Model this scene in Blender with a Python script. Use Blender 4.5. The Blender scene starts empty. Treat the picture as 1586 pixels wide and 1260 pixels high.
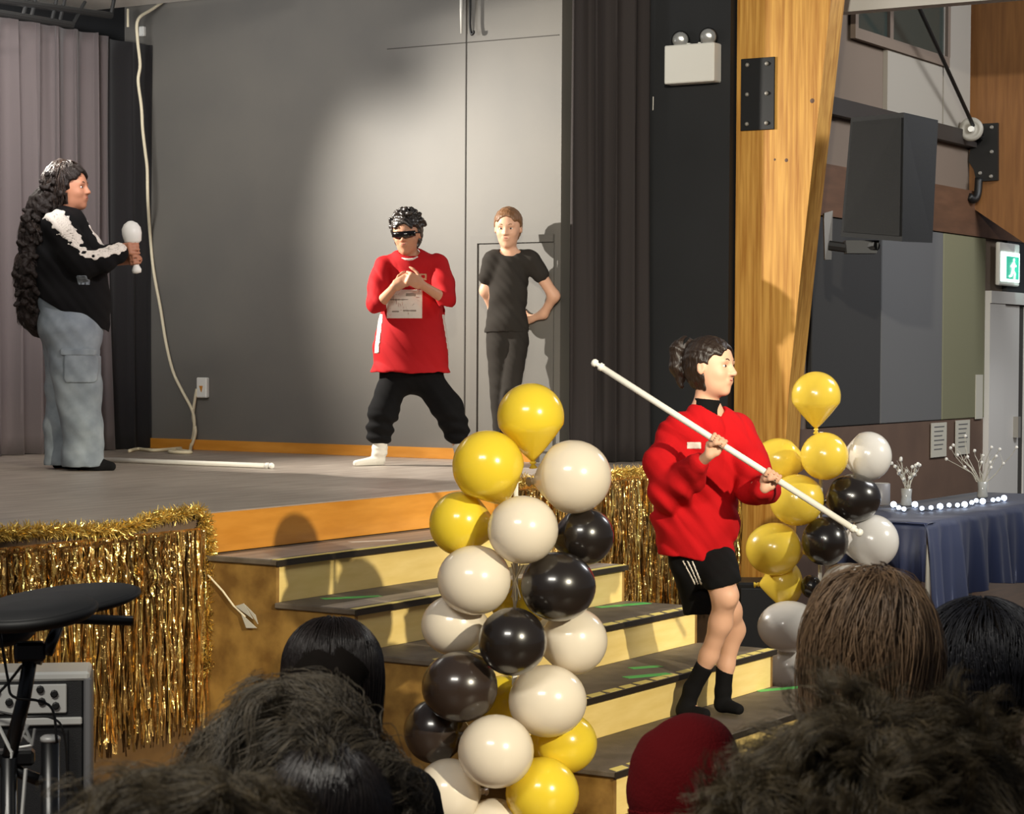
import bpy, math, random
import numpy as np
from mathutils import Matrix, Vector
random.seed(7)
rng = np.random.default_rng(7)
R_ = math.radians
sc = bpy.context.scene
COL = sc.collection

# ---------------------------------------------------------------- camera
W_, H_ = 1586, 1260
F_ = 3398.2
YAW, PIT, ROL = R_(31.877), R_(-1.454), R_(0.327)
CAM = np.array([-6.7005, -5.6101, 1.6357])
fw = np.array([math.cos(YAW)*math.cos(PIT), math.sin(YAW)*math.cos(PIT), math.sin(PIT)])
rt = np.array([math.sin(YAW), -math.cos(YAW), 0.0])
up = np.cross(rt, fw)
rt, up = rt*math.cos(ROL)+up*math.sin(ROL), -rt*math.sin(ROL)+up*math.cos(ROL)
cd = bpy.data.cameras.new('camera'); co = bpy.data.objects.new('camera', cd); COL.objects.link(co)
cd.sensor_fit = 'HORIZONTAL'; cd.sensor_width = 36.0; cd.lens = F_*36.0/W_; cd.clip_end = 100
co.matrix_world = Matrix(((rt[0], up[0], -fw[0], CAM[0]), (rt[1], up[1], -fw[1], CAM[1]), (rt[2], up[2], -fw[2], CAM[2]), (0, 0, 0, 1)))
cd.dof.use_dof = True; cd.dof.focus_distance = 10.5; cd.dof.aperture_fstop = 22
sc.camera = co

# ---------------------------------------------------------------- world, lights, exposure
sc.view_settings.view_transform = 'Standard'; sc.view_settings.look = 'None'
sc.view_settings.gamma = 1.0; sc.view_settings.exposure = 0.0; sc.view_settings.use_curve_mapping = False
wd = bpy.data.worlds.new('world'); sc.world = wd; wd.use_nodes = True
wd.node_tree.nodes['Background'].inputs[0].default_value = (0.80, 0.86, 1.0, 1)
wd.node_tree.nodes['Background'].inputs[1].default_value = 0.11
sc.cycles.use_denoising = True
sc.cycles.max_bounces = 6
sc.cycles.sample_clamp_indirect = 4.0

def spot(name, loc, target, power, size, blend, radius, col):
    l = bpy.data.lights.new(name, 'SPOT'); l.energy = power; l.spot_size = R_(size); l.spot_blend = blend
    l.shadow_soft_size = radius; l.color = col
    o = bpy.data.objects.new(name, l); COL.objects.link(o); o.location = loc
    o.rotation_euler = (Vector(target)-Vector(loc)).to_track_quat('-Z', 'Y').to_euler()
    return o
def area(name, loc, target, power, sx, sy, col):
    l = bpy.data.lights.new(name, 'AREA'); l.shape = 'RECTANGLE'; l.size = sx; l.size_y = sy; l.energy = power; l.color = col
    o = bpy.data.objects.new(name, l); COL.objects.link(o); o.location = loc
    o.rotation_euler = (Vector(target)-Vector(loc)).to_track_quat('-Z', 'Y').to_euler()
    return o
spot('stage_spot_side', (2.0, 3.85, 3.42), (4.25, -0.55, 1.45), 1500, 72, 1.0, 0.03, (1.0, 0.94, 0.84))
spot('stage_spot_wing', (0.3, -3.0, 4.3), (2.2, 4.0, 2.4), 720, 30, 0.8, 0.15, (1.0, 0.90, 0.88))
area('stage_ceiling_fill', (1.2, 2.2, 3.2), (1.9, 3.4, 4.0), 100, 0.6, 0.4, (1.0, 1.0, 1.0))  # unseen uplight added to brighten the stage ceiling
spot('hall_spot_steps', (-3.9, -9.2, 4.2), (0.55, -0.8, 0.5), 4000, 22, 0.5, 0.08, (1.0, 0.91, 0.70))
spot('hall_spot_right', (4.6, -8.0, 4.5), (3.2, -1.2, 0.8), 2000, 26, 0.5, 0.08, (1.0, 0.95, 0.82))
spot('post_fill_spot', (-7.0, -5.7, 4.3), (5.2, -0.35, 2.3), 3600, 23, 0.6, 0.10, (1.0, 0.93, 0.78))  # fill added above the camera to brighten post and black wall
area('hall_ceiling_light', (7.0, -3.5, 4.6), (7.5, -0.5, 1.0), 170, 3.0, 1.0, (0.97, 0.98, 1.0))
area('hall_rear_light', (-6.5, -3.0, 4.8), (0.5, -0.8, 0.6), 250, 2.5, 1.0, (1.0, 0.95, 0.85))

# ---------------------------------------------------------------- helpers
def ray(x, y): return fw + (x-793)/F_*rt + (630-y)/F_*up
def D(x, y, d): return CAM + ray(x, y)*d
def PX(x, y, X): v = ray(x, y); return CAM + v*((X-CAM[0])/v[0])
def PY(x, y, Y): v = ray(x, y); return CAM + v*((Y-CAM[1])/v[1])
def PZ(x, y, Z): v = ray(x, y); return CAM + v*((Z-CAM[2])/v[2])
def depth_of(P): return float((np.asarray(P)-CAM) @ fw)

def lin(c): 
    c = c/255.0
    return c/12.92 if c <= 0.04045 else ((c+0.055)/1.055)**2.4
def rgb(r, g, b): return (lin(r), lin(g), lin(b), 1.0)

def mat(name, col, rough=0.6, metal=0.0, col2=None, nscale=5.0, nstretch=(1, 1, 1), bump=0.0, bscale=40.0, bstretch=None,
        sheen=0.0, coat=0.0, trans=0.0, emit=None, estr=0.0, island=0.0, contrast=(0.35, 0.65), transluc=0.0, spec=0.5, detail=6):
    m = bpy.data.materials.new(name); m.use_nodes = True
    nt = m.node_tree; N = nt.nodes; L = nt.links; b = N['Principled BSDF']
    b.inputs['Base Color'].default_value = col; b.inputs['Roughness'].default_value = rough
    b.inputs['Metallic'].default_value = metal; b.inputs['Specular IOR Level'].default_value = spec
    if sheen: b.inputs['Sheen Weight'].default_value = sheen
    if coat: b.inputs['Coat Weight'].default_value = coat; b.inputs['Coat Roughness'].default_value = 0.08
    if trans: b.inputs['Transmission Weight'].default_value = trans
    if emit: b.inputs['Emission Color'].default_value = emit; b.inputs['Emission Strength'].default_value = estr
    tc = N.new('ShaderNodeTexCoord'); src = None
    if col2 is not None:
        mp = N.new('ShaderNodeMapping'); mp.inputs['Scale'].default_value = nstretch
        L.new(tc.outputs['Object'], mp.inputs['Vector'])
        no = N.new('ShaderNodeTexNoise'); no.inputs['Scale'].default_value = nscale; no.inputs['Detail'].default_value = detail
        L.new(mp.outputs[0], no.inputs['Vector'])
        cr = N.new('ShaderNodeValToRGB'); cr.color_ramp.elements[0].position = contrast[0]; cr.color_ramp.elements[1].position = contrast[1]
        cr.color_ramp.elements[0].color = col; cr.color_ramp.elements[1].color = col2
        L.new(no.outputs['Fac'], cr.inputs[0]); src = cr.outputs[0]
    if island:
        g = N.new('ShaderNodeNewGeometry'); hs = N.new('ShaderNodeHueSaturation')
        mr = N.new('ShaderNodeMapRange'); mr.inputs['To Min'].default_value = 1-island; mr.inputs['To Max'].default_value = 1+island
        L.new(g.outputs['Random Per Island'], mr.inputs['Value']); L.new(mr.outputs[0], hs.inputs['Value'])
        hs.inputs['Color'].default_value = col
        if src is not None: L.new(src, hs.inputs['Color'])
        src = hs.outputs[0]
    if src is not None: L.new(src, b.inputs['Base Color'])
    if bump:
        mp = N.new('ShaderNodeMapping'); mp.inputs['Scale'].default_value = bstretch or nstretch
        L.new(tc.outputs['Object'], mp.inputs['Vector'])
        n2 = N.new('ShaderNodeTexNoise'); n2.inputs['Scale'].default_value = bscale; n2.inputs['Detail'].default_value = 4
        L.new(mp.outputs[0], n2.inputs['Vector'])
        bp = N.new('ShaderNodeBump'); bp.inputs['Strength'].default_value = bump; bp.inputs['Distance'].default_value = 0.01
        L.new(n2.outputs['Fac'], bp.inputs['Height']); L.new(bp.outputs[0], b.inputs['Normal'])
    if transluc:
        tr = N.new('ShaderNodeBsdfTranslucent'); mx = N.new('ShaderNodeMixShader'); mx.inputs[0].default_value = transluc
        tr.inputs['Color'].default_value = col
        out = N['Material Output']
        L.new(b.outputs[0], mx.inputs[1]); L.new(tr.outputs[0], mx.inputs[2]); L.new(mx.outputs[0], out.inputs['Surface'])
    return m

WM = {}
def world_of(o): return WM[o.name]
def link_mesh(name, V, Fs, m, parent=None, smooth=True, loc=None):
    V = np.asarray(V, dtype=np.float64).reshape(-1, 3)
    if loc is None:
        lo, hi = V.min(0), V.max(0); loc = np.array([(lo[0]+hi[0])/2, (lo[1]+hi[1])/2, lo[2]])
    me = bpy.data.meshes.new(name)
    me.from_pydata((V-loc).tolist(), [], Fs if isinstance(Fs, list) else Fs.tolist())
    if smooth: me.polygons.foreach_set('use_smooth', np.ones(len(me.polygons), dtype=bool))
    if m is not None: me.materials.append(m)
    me.update()
    o = bpy.data.objects.new(name, me); COL.objects.link(o)
    o.location = Vector(loc); WM[o.name] = Matrix.Translation(Vector(loc))
    if parent is not None:
        o.parent = parent; o.matrix_parent_inverse = world_of(parent).inverted()
    return o
def empty(name, loc, rz=0.0):
    o = bpy.data.objects.new(name, None); COL.objects.link(o); o.location = Vector(loc); o.rotation_euler = (0, 0, rz)
    o.empty_display_size = 0.1
    WM[o.name] = Matrix.Translation(Vector(loc)) @ Matrix.Rotation(rz, 4, 'Z')
    return o
def tag(o, label=None, cat=None, group=None, kind=None):
    if label: o['label'] = label
    if cat: o['category'] = cat
    if group: o['group'] = group
    if kind: o['kind'] = kind
    return o

def basis(z, x=None):
    z = np.asarray(z, float); z = z/np.linalg.norm(z)
    a = np.array([1., 0, 0]) if x is None else np.asarray(x, float)
    if abs(a @ z) > 0.95*np.linalg.norm(a): a = np.array([0, 1., 0])
    x = a-(a@z)*z; x /= np.linalg.norm(x); y = np.cross(z, x)
    return np.array([x, y, z]).T
class MB:
    def __init__(s): s.v = []; s.f = []
    def add(s, V, F):
        n = len(s.v); s.v.extend([tuple(map(float, p)) for p in V]); s.f.extend([tuple(int(i)+n for i in q) for q in F]); return s
    def box(s, lo, hi, R=None, c=None):
        lo = np.array(lo, float); hi = np.array(hi, float)
        P = np.array([[x, y, z] for x in (0, 1) for y in (0, 1) for z in (0, 1)])*(hi-lo)+lo
        if R is not None: P = (P @ np.asarray(R).T)
        if c is not None: P = P+np.array(c)
        return s.add(P, [(0, 1, 3, 2), (4, 6, 7, 5), (0, 4, 5, 1), (2, 3, 7, 6), (0, 2, 6, 4), (1, 5, 7, 3)])
    def rbox(s, lo, hi, b, R=None, c=None):
        # box with chamfered edges
        lo = np.array(lo, float); hi = np.array(hi, float); h = (hi-lo)/2; m = (hi+lo)/2; P = []; idx = {}
        for sx in (-1, 1):
            for sy in (-1, 1):
                for sz in (-1, 1):
                    for a in range(3):
                        q = np.array([sx, sy, sz])*(h-b); q[a] = (sx, sy, sz)[a]*h[a]
                        idx[(sx, sy, sz, a)] = len(P); P.append(q+m)
        F = []
        for a in range(3):
            o = [(a+1) % 3, (a+2) % 3]
            for sg in (-1, 1):
                q = []
                for u, v in ((-1, -1), (1, -1), (1, 1), (-1, 1)):
                    k = [0, 0, 0]; k[a] = sg; k[o[0]] = u; k[o[1]] = v; q.append(idx[tuple(k)+(a,)])
                F.append(q if sg > 0 else q[::-1])
            # edges along axis a
            for u in (-1, 1):
                for v in (-1, 1):
                    k0 = [0, 0, 0]; k1 = [0, 0, 0]; k0[a] = -1; k1[a] = 1
                    for k in (k0, k1): k[o[0]] = u; k[o[1]] = v
                    q = [idx[tuple(k0)+(o[0],)], idx[tuple(k1)+(o[0],)], idx[tuple(k1)+(o[1],)], idx[tuple(k0)+(o[1],)]]
                    F.append(q if u*v < 0 else q[::-1])
        for sx in (-1, 1):
            for sy in (-1, 1):
                for sz in (-1, 1):
                    q = [idx[(sx, sy, sz, a)] for a in range(3)]
                    F.append(q if sx*sy*sz > 0 else q[::-1])
        P = np.array(P)
        if R is not None: P = P @ np.asarray(R).T
        if c is not None: P = P+np.array(c)
        return s.add(P, F)
    def tube(s, pts, r, n=8, cap=True, flat=None):
        pts = np.asarray(pts, float); K = len(pts); r = np.broadcast_to(np.asarray(r, float), (K,))
        T = np.gradient(pts, axis=0); T /= (np.linalg.norm(T, axis=1)[:, None]+1e-9)
        B = basis(T[0]); x = B[:, 0]; V = []
        for i in range(K):
            x = x-(x@T[i])*T[i]; x /= np.linalg.norm(x)+1e-12; y = np.cross(T[i], x)
            for k in range(n):
                a = 2*math.pi*k/n; V.append(pts[i]+r[i]*(math.cos(a)*x+math.sin(a)*y*(flat or 1)))
        F = [(i*n+k, i*n+(k+1) % n, (i+1)*n+(k+1) % n, (i+1)*n+k) for i in range(K-1) for k in range(n)]
        if cap: F += [tuple(range(n))[::-1], tuple((K-1)*n+k for k in range(n))]
        return s.add(V, F)
    def lathe(s, prof, c=(0, 0, 0), R=None, n=24):
        V = []; K = len(prof)
        for r, z in prof:
            for k in range(n):
                a = 2*math.pi*k/n; V.append((r*math.cos(a), r*math.sin(a), z))
        V = np.array(V)
        if R is not None: V = V @ np.asarray(R).T
        V = V+np.array(c)
        F = [(i*n+k, i*n+(k+1) % n, (i+1)*n+(k+1) % n, (i+1)*n+k) for i in range(K-1) for k in range(n)]
        F += [tuple(range(n))[::-1], tuple((K-1)*n+k for k in range(n))]
        return s.add(V, F)
    def ball(s, c, r, R=None, nu=16, nv=10):
        r = np.broadcast_to(np.asarray(r, float), (3,)); V = []; 
        for i in range(nv+1):
            t = math.pi*i/nv
            for k in range(nu):
                a = 2*math.pi*k/nu; V.append((math.sin(t)*math.cos(a)*r[0], math.sin(t)*math.sin(a)*r[1], -math.cos(t)*r[2]))
        V = np.array(V)
        if R is not None: V = V @ np.asarray(R).T
        F = [(i*nu+k, i*nu+(k+1) % nu, (i+1)*nu+(k+1) % nu, (i+1)*nu+k) for i in range(nv) for k in range(nu)]
        return s.add(V+np.array(c), F)
    def prism(s, poly, off):
        P = np.array(poly, float); n = len(P); off = np.array(off, float)
        nrm = np.cross(P[1]-P[0], P[2]-P[0])
        F = [tuple(range(n)), tuple(range(n, 2*n))[::-1]] + [(i, i+n, (i+1) % n+n, (i+1) % n) for i in range(n)]
        if nrm @ off > 0: F = [q[::-1] for q in F]
        return s.add(np.vstack([P, P+off]), F)
    def sheet(s, G, thick):
        # G: (nu,nv,3) grid of points, extruded by a constant vector 'thick' into a closed slab
        nu, nv = G.shape[:2]; A = G.reshape(-1, 3); Bq = A+np.array(thick); n = len(A); F = []
        for i in range(nu-1):
            for j in range(nv-1):
                a = i*nv+j; q = (a, a+1, a+nv+1, a+nv); F.append(q); F.append(tuple(x+n for x in q[::-1]))
        rim = [i*nv for i in range(nu)]+[(nu-1)*nv+j for j in range(1, nv)]+[i*nv+nv-1 for i in range(nu-2, -1, -1)]+[j for j in range(nv-2, 0, -1)]
        for a, b in zip(rim, rim[1:]+rim[:1]): F.append((a, a+n, b+n, b)[::-1])
        return s.add(np.vstack([A, Bq]), F)
    def build(s, name, m, parent=None, smooth=False, loc=None):
        return link_mesh(name, s.v, s.f, m, parent, smooth, loc)
def bez(pts, n=40):
    # Catmull-Rom through the points
    P = np.asarray(pts, float); P = np.vstack([2*P[0]-P[1], P, 2*P[-1]-P[-2]]); out = []
    K = len(P)-3
    for i in range(K):
        m = max(2, n//K)
        for t in np.linspace(0, 1, m, endpoint=(i == K-1)):
            a, b, c, d = P[i:i+4]
            out.append(0.5*((2*b)+(-a+c)*t+(2*a-5*b+4*c-d)*t*t+(-a+3*b-3*c+d)*t**3))
    return np.array(out)

# ---------------------------------------------------------------- implicit surfaces for bodies and clothes
def surface_nets(F, lo, h):
    S = F < 0
    c = S[:-1, :-1, :-1]; any_ = c.copy(); all_ = c.copy()
    for dx in (0, 1):
        for dy in (0, 1):
            for dz in (0, 1):
                t = S[dx:S.shape[0]-1+dx, dy:S.shape[1]-1+dy, dz:S.shape[2]-1+dz]; any_ |= t; all_ &= t
    act = any_ & ~all_; I = np.argwhere(act); vid = -np.ones(act.shape, np.int64); vid[act] = np.arange(len(I))
    acc = np.zeros((len(I), 3)); cnt = np.zeros(len(I))
    cor = [(x, y, z) for x in (0, 1) for y in (0, 1) for z in (0, 1)]
    for a in cor:
        for ax in range(3):
            if a[ax]: continue
            b = list(a); b[ax] = 1
            fa = F[I[:, 0]+a[0], I[:, 1]+a[1], I[:, 2]+a[2]]; fb = F[I[:, 0]+b[0], I[:, 1]+b[1], I[:, 2]+b[2]]
            cr = (fa < 0) != (fb < 0); t = np.where(cr, fa/np.where(cr, fa-fb, 1), 0)
            p = np.tile(np.array(a, float), (len(I), 1)); p[:, ax] += t
            acc[cr] += p[cr]; cnt[cr] += 1
    V = (I+acc/cnt[:, None])*h+np.array(lo); Q = []
    for ax in range(3):
        o1, o2 = (ax+1) % 3, (ax+2) % 3
        n = [F.shape[0], F.shape[1], F.shape[2]]
        s0 = [slice(1, n[0]-1)]*3; s0 = [slice(1, n[k]-1) for k in range(3)]; s0[ax] = slice(0, n[ax]-1)
        s1 = list(s0); s1[ax] = slice(1, n[ax])
        A = S[tuple(s0)]; B = S[tuple(s1)]; ch = np.argwhere(A != B)
        if not len(ch): continue
        off = np.ones(3, int); off[ax] = 0; e = ch+off
        sg = S[e[:, 0], e[:, 1], e[:, 2]]
        def vi(d1, d2):
            k = e.copy(); k[:, o1] += d1; k[:, o2] += d2; return vid[k[:, 0], k[:, 1], k[:, 2]]
        q = np.stack([vi(-1, -1), vi(0, -1), vi(0, 0), vi(-1, 0)], 1)
        q[~sg] = q[~sg][:, ::-1]; Q.append(q)
    return V, np.vstack(Q)
class Vox:
    def __init__(s, lo, hi, h):
        s.lo = np.array(lo, float); s.h = h; s.n = np.ceil((np.array(hi)-s.lo)/h).astype(int)+1
        s.ax = [s.lo[k]+h*np.arange(s.n[k]) for k in range(3)]; s.F = np.full(s.n, 1e2, np.float32)
    def _reg(s, lo, hi):
        a = np.clip(np.floor((np.array(lo)-s.lo)/s.h).astype(int), 0, s.n); b = np.clip(np.ceil((np.array(hi)-s.lo)/s.h).astype(int)+1, 0, s.n)
        sl = tuple(slice(a[k], b[k]) for k in range(3))
        P = np.stack(np.meshgrid(*[s.ax[k][sl[k]] for k in range(3)], indexing='ij'), -1)
        return sl, P
    def _mix(s, sl, d, k, op):
        f = s.F[sl]
        if f.size == 0: return
        if op == 'u':
            hh = np.maximum(k-np.abs(f-d), 0)/max(k, 1e-6); s.F[sl] = np.minimum(f, d)-hh*hh*k*0.25
        else:
            d = -d; hh = np.maximum(k-np.abs(f-d), 0)/max(k, 1e-6); s.F[sl] = np.maximum(f, d)+hh*hh*k*0.25
    def cone(s, a, b, ra, rb=None, k=0.02, op='u', flat=None, q=1.0):
        a = np.array(a, float); b = np.array(b, float); rb = ra if rb is None else rb
        m = max(ra, rb)*max(1, q)+k+3*s.h; sl, P = s._reg(np.minimum(a, b)-m, np.maximum(a, b)+m)
        if P.size == 0: return s
        sc_ = 1.0
        if flat is not None:
            n = np.array(flat, float); n /= np.linalg.norm(n); mid = (a+b)/2
            g = (1/q-1); P = P+n*(((P-mid)@n)*g)[..., None]; a = a+n*((a-mid)@n)*g; b = b+n*((b-mid)@n)*g; sc_ = min(1, q)
        ba = b-a; L = max(ba@ba, 1e-9); t = np.clip(((P-a)@ba)/L, 0, 1)
        d = np.linalg.norm(P-a-t[..., None]*ba, axis=-1)-(ra+(rb-ra)*t)
        s._mix(sl, (d*sc_).astype(np.float32), k, op); return s
    def chain(s, pts, rs, k=0.02, **kw):
        for i in range(len(pts)-1): s.cone(pts[i], pts[i+1], rs[i], rs[i+1], k=k, **kw)
        return s
    def ell(s, c, r, R=None, k=0.02, op='u'):
        c = np.array(c, float); r = np.array(r, float); m = r.max()+k+3*s.h; sl, P = s._reg(c-m, c+m)
        if P.size == 0: return s
        P = P-c
        if R is not None: P = P @ np.asarray(R)
        k0 = np.linalg.norm(P/r, axis=-1); k1 = np.linalg.norm(P/(r*r), axis=-1)+1e-9
        s._mix(sl, (k0*(k0-1)/k1).astype(np.float32), k, op); return s
    def rb(s, c, hf, rad, R=None, k=0.01, op='u'):
        c = np.array(c, float); hf = np.array(hf, float); m = np.linalg.norm(hf)+rad+k+3*s.h; sl, P = s._reg(c-m, c+m)
        if P.size == 0: return s
        P = P-c
        if R is not None: P = P @ np.asarray(R)
        q = np.abs(P)-(hf-rad); d = np.linalg.norm(np.maximum(q, 0), axis=-1)+np.minimum(q.max(-1), 0)-rad
        s._mix(sl, d.astype(np.float32), k, op); return s
    def cut(s, p, n):
        n = np.array(n, float); n /= np.linalg.norm(n); p = np.array(p, float)
        X, Y, Z = s.ax; d = (X[:, None, None]-p[0])*n[0]+(Y[None, :, None]-p[1])*n[1]+(Z[None, None, :]-p[2])*n[2]
        s.F = np.maximum(s.F, d.astype(np.float32)); return s
    def disp(s, fn):
        X, Y, Z = s.ax; s.F = s.F+fn(X[:, None, None], Y[None, :, None], Z[None, None, :]).astype(np.float32); return s
    def clone(s):
        o = Vox.__new__(Vox); o.__dict__ = dict(s.__dict__); o.F = s.F.copy(); return o
    def shell(s, c, hf, R=None, t=0.003, inner=0.004, rad=0.0):
        o = s.clone(); F0 = s.F-t; o.F = np.full(s.n, 1e2, np.float32); o.rb(c, hf, rad, R, k=1e-6)
        o.F = np.maximum(np.maximum(o.F, F0), -(s.F+inner)); return o
    def mesh(s, name, m, parent, M, smooth=True):
        F = s.F.copy(); F[0] = F[-1] = 1; F[:, 0] = F[:, -1] = 1; F[:, :, 0] = F[:, :, -1] = 1
        F = np.clip(F, -0.2, 0.2)
        V, Q = surface_nets(F, s.lo, s.h)
        M = np.array(M); V = V @ M[:3, :3].T+M[:3, 3]
        return link_mesh(name, V, Q, m, parent, smooth)
def wob(a, f, ph=0.0):
    # soft cloth wrinkles of amplitude a
    def fn(X, Y, Z):
        u = X*0.8+0.35*np.sin(Z*f*0.33+ph)/f*6; v = Z+0.5*X+0.25*Y
        return a*(np.sin(v*f+2.2*np.sin(X*f*0.45+ph)+1.3*np.sin(Y*f*0.5+1+ph))*0.6+np.sin(u*f*0.9+Y*f*0.6+1.7*np.sin(Z*f*0.28+ph))*0.55+0.25*np.sin(v*f*2.3+X*f*1.7+ph))
    return fn

# ---------------------------------------------------------------- materials for the place
SH = 0.99; RISE = 0.165; TR = 0.3745; SL = 2.10; XW = 4.226; YB = 4.045; XB = 4.80
m_deck = mat('stage_deck_vinyl', rgb(142, 129, 118), 0.4, col2=rgb(176, 164, 152), nscale=2.2, nstretch=(1.2, 9, 1), bump=0.08, bscale=12, contrast=(0.3, 0.7))
m_hall = mat('hall_floor_boards', rgb(70, 48, 30), 0.45, col2=rgb(88, 62, 40), nscale=3, nstretch=(1, 8, 1))
m_fascia = mat('orange_varnished_ply', rgb(196, 128, 40), 0.4, col2=rgb(214, 146, 56), nscale=3, nstretch=(1, 1, 7), coat=0.2)
m_riser = mat('pale_yellow_ply', rgb(226, 196, 118), 0.5, col2=rgb(236, 208, 134), nscale=4, nstretch=(1, 1, 6))
m_chip = mat('varnished_chipboard', rgb(112, 80, 36), 0.5, col2=rgb(156, 120, 60), nscale=9, bump=0.05, bscale=60, detail=9)
m_tread = mat('dark_tread_carpet', rgb(84, 74, 62), 0.6, col2=rgb(104, 93, 80), nscale=10, bump=0.15, bscale=150)
m_nose = mat('dark_tread_edge', rgb(34, 26, 16), 0.5)
m_tape = mat('worn_yellow_tape', rgb(228, 208, 120), 0.5)
m_green = mat('green_floor_tape', rgb(80, 180, 90), 0.5)
m_wall = mat('grey_painted_wall', rgb(104, 101, 96), 0.55, col2=rgb(113, 109, 102), nscale=1.2, bump=0.03, bscale=30)
m_seam = mat('dark_joint', rgb(66, 62, 58), 0.8)
m_black = mat('black_painted_wall', rgb(24, 25, 27), 0.7, col2=rgb(30, 31, 33), nscale=1.5)
m_ceil = mat('pale_ceiling_board', rgb(200, 196, 188), 0.7)
m_curt = mat('grey_brown_curtain', rgb(94, 84, 83), 0.85, sheen=0.2, bump=0.1, bscale=180)
m_curtb = mat('black_curtain', rgb(26, 23, 24), 0.9, sheen=0.1, bump=0.1, bscale=180)
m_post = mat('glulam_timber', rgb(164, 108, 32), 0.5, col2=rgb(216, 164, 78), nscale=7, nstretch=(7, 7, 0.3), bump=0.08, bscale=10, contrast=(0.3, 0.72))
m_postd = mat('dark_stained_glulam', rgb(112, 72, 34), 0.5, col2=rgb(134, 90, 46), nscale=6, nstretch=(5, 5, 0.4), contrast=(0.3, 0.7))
m_brown = mat('brown_timber_band', rgb(84, 58, 40), 0.6, col2=rgb(98, 68, 48), nscale=3, nstretch=(1, 1, 6))
m_bluebk = mat('black_metal', rgb(12, 12, 12), 0.5)
m_steel = mat('bolt_steel', rgb(150, 146, 138), 0.45, metal=0.3)
m_white = mat('white_plastic', rgb(232, 230, 222), 0.4)
m_glass_d = mat('dark_window_glass', rgb(52, 60, 56), 0.12)
m_plas = mat('pale_plaster', rgb(150, 144, 134), 0.8)
m_plasd = mat('brown_grey_plaster', rgb(112, 98, 86), 0.8)
m_p1 = mat('charcoal_pinboard', rgb(50, 49, 48), 0.9, bump=0.1, bscale=200)
m_p2 = mat('grey_pinboard', rgb(98, 98, 98), 0.9, bump=0.1, bscale=200)
m_p3 = mat('olive_painted_panel', rgb(120, 118, 92), 0.8)
m_wain = mat('brown_wainscot', rgb(94, 74, 62), 0.7, col2=rgb(104, 82, 68), nscale=3)
m_door = mat('white_door_paint', rgb(208, 205, 200), 0.5)
m_paper = mat('notice_paper', rgb(190, 186, 172), 0.8)
m_rope = mat('cream_rope', rgb(226, 214, 184), 0.7, bump=0.3, bscale=160)
m_cable = mat('black_cable', rgb(18, 18, 18), 0.5)

# ---------------------------------------------------------------- the setting
def struct(o): return tag(o, kind='structure')
struct(MB().box((-9, -12, -0.1), (16, 5, 0)).build('floor', m_hall, loc=(0, 0, -0.1)))
struct(MB().box((XW, 0.86, 0), (XW+0.12, YB+0.2, 4.4)).build('wall_stage_right', m_wall))
struct(MB().box((-4, YB+0.15, 0), (XW+0.12, YB+0.3, 4.4)).build('wall_stage_back', m_black))
struct(MB().box((XB, 0.065, 0), (XB+0.12, 0.98, 4.6)).build('wall_proscenium', m_black))
struct(MB().box((XW+0.12, 0.98, 0), (XB+0.12, 1.08, 4.6)).build('wall_proscenium_return', m_black))
zc = PY(169, 16, YB)[2]
struct(MB().box((-4, 2.6, zc), (3.86, YB+0.15, zc+0.08)).build('ceiling', m_ceil))
struct(MB().box((3.86, 1.1, 4.4), (XW, YB+0.15, 4.48)).build('ceiling_upper', m_black))
t = struct(MB().box((XW-0.02, 1.02, SH+0.001), (XW, YB, SH+0.066)).build('baseboard_stage', m_fascia))
# wall joints, thin dark battens set on the wall face
y722 = PX(721, 300, XW)[1]; z71 = PX(722, 66, XW)[2]
struct(MB().box((XW-0.004, y722-0.003, SH+0.066), (XW, y722+0.003, 4.3)).build('trim_1', m_seam))
struct(MB().box((XW-0.004, 0.88, z71-0.0025), (XW, PX(600, 70, XW)[1], z71+0.0025)).build('trim_2', m_seam))
# flush door in the stage wall
yd0 = PX(735, 500, XW)[1]; zd = PX(740, 371, XW)[2]; yd1 = 0.90
dr = struct(MB().box((XW-0.012, yd1, SH+0.066), (XW, yd0-0.03, zd-0.03)).build('door_1', m_wall))
struct(MB().box((XW-0.02, yd0-0.028, SH+0.066), (XW, yd0+0.02, zd+0.02)).box((XW-0.02, yd1, zd-0.024), (XW, yd0-0.028, zd+0.02)).build('trim_3', m_wall))
struct(MB().box((XW-0.006, yd0+0.02, SH+0.066), (XW, yd0+0.026, zd+0.02)).box((XW-0.0125, yd0-0.034, SH+0.07), (XW-0.005, yd0-0.028, zd-0.03)).build('trim_4', m_seam))

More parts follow.
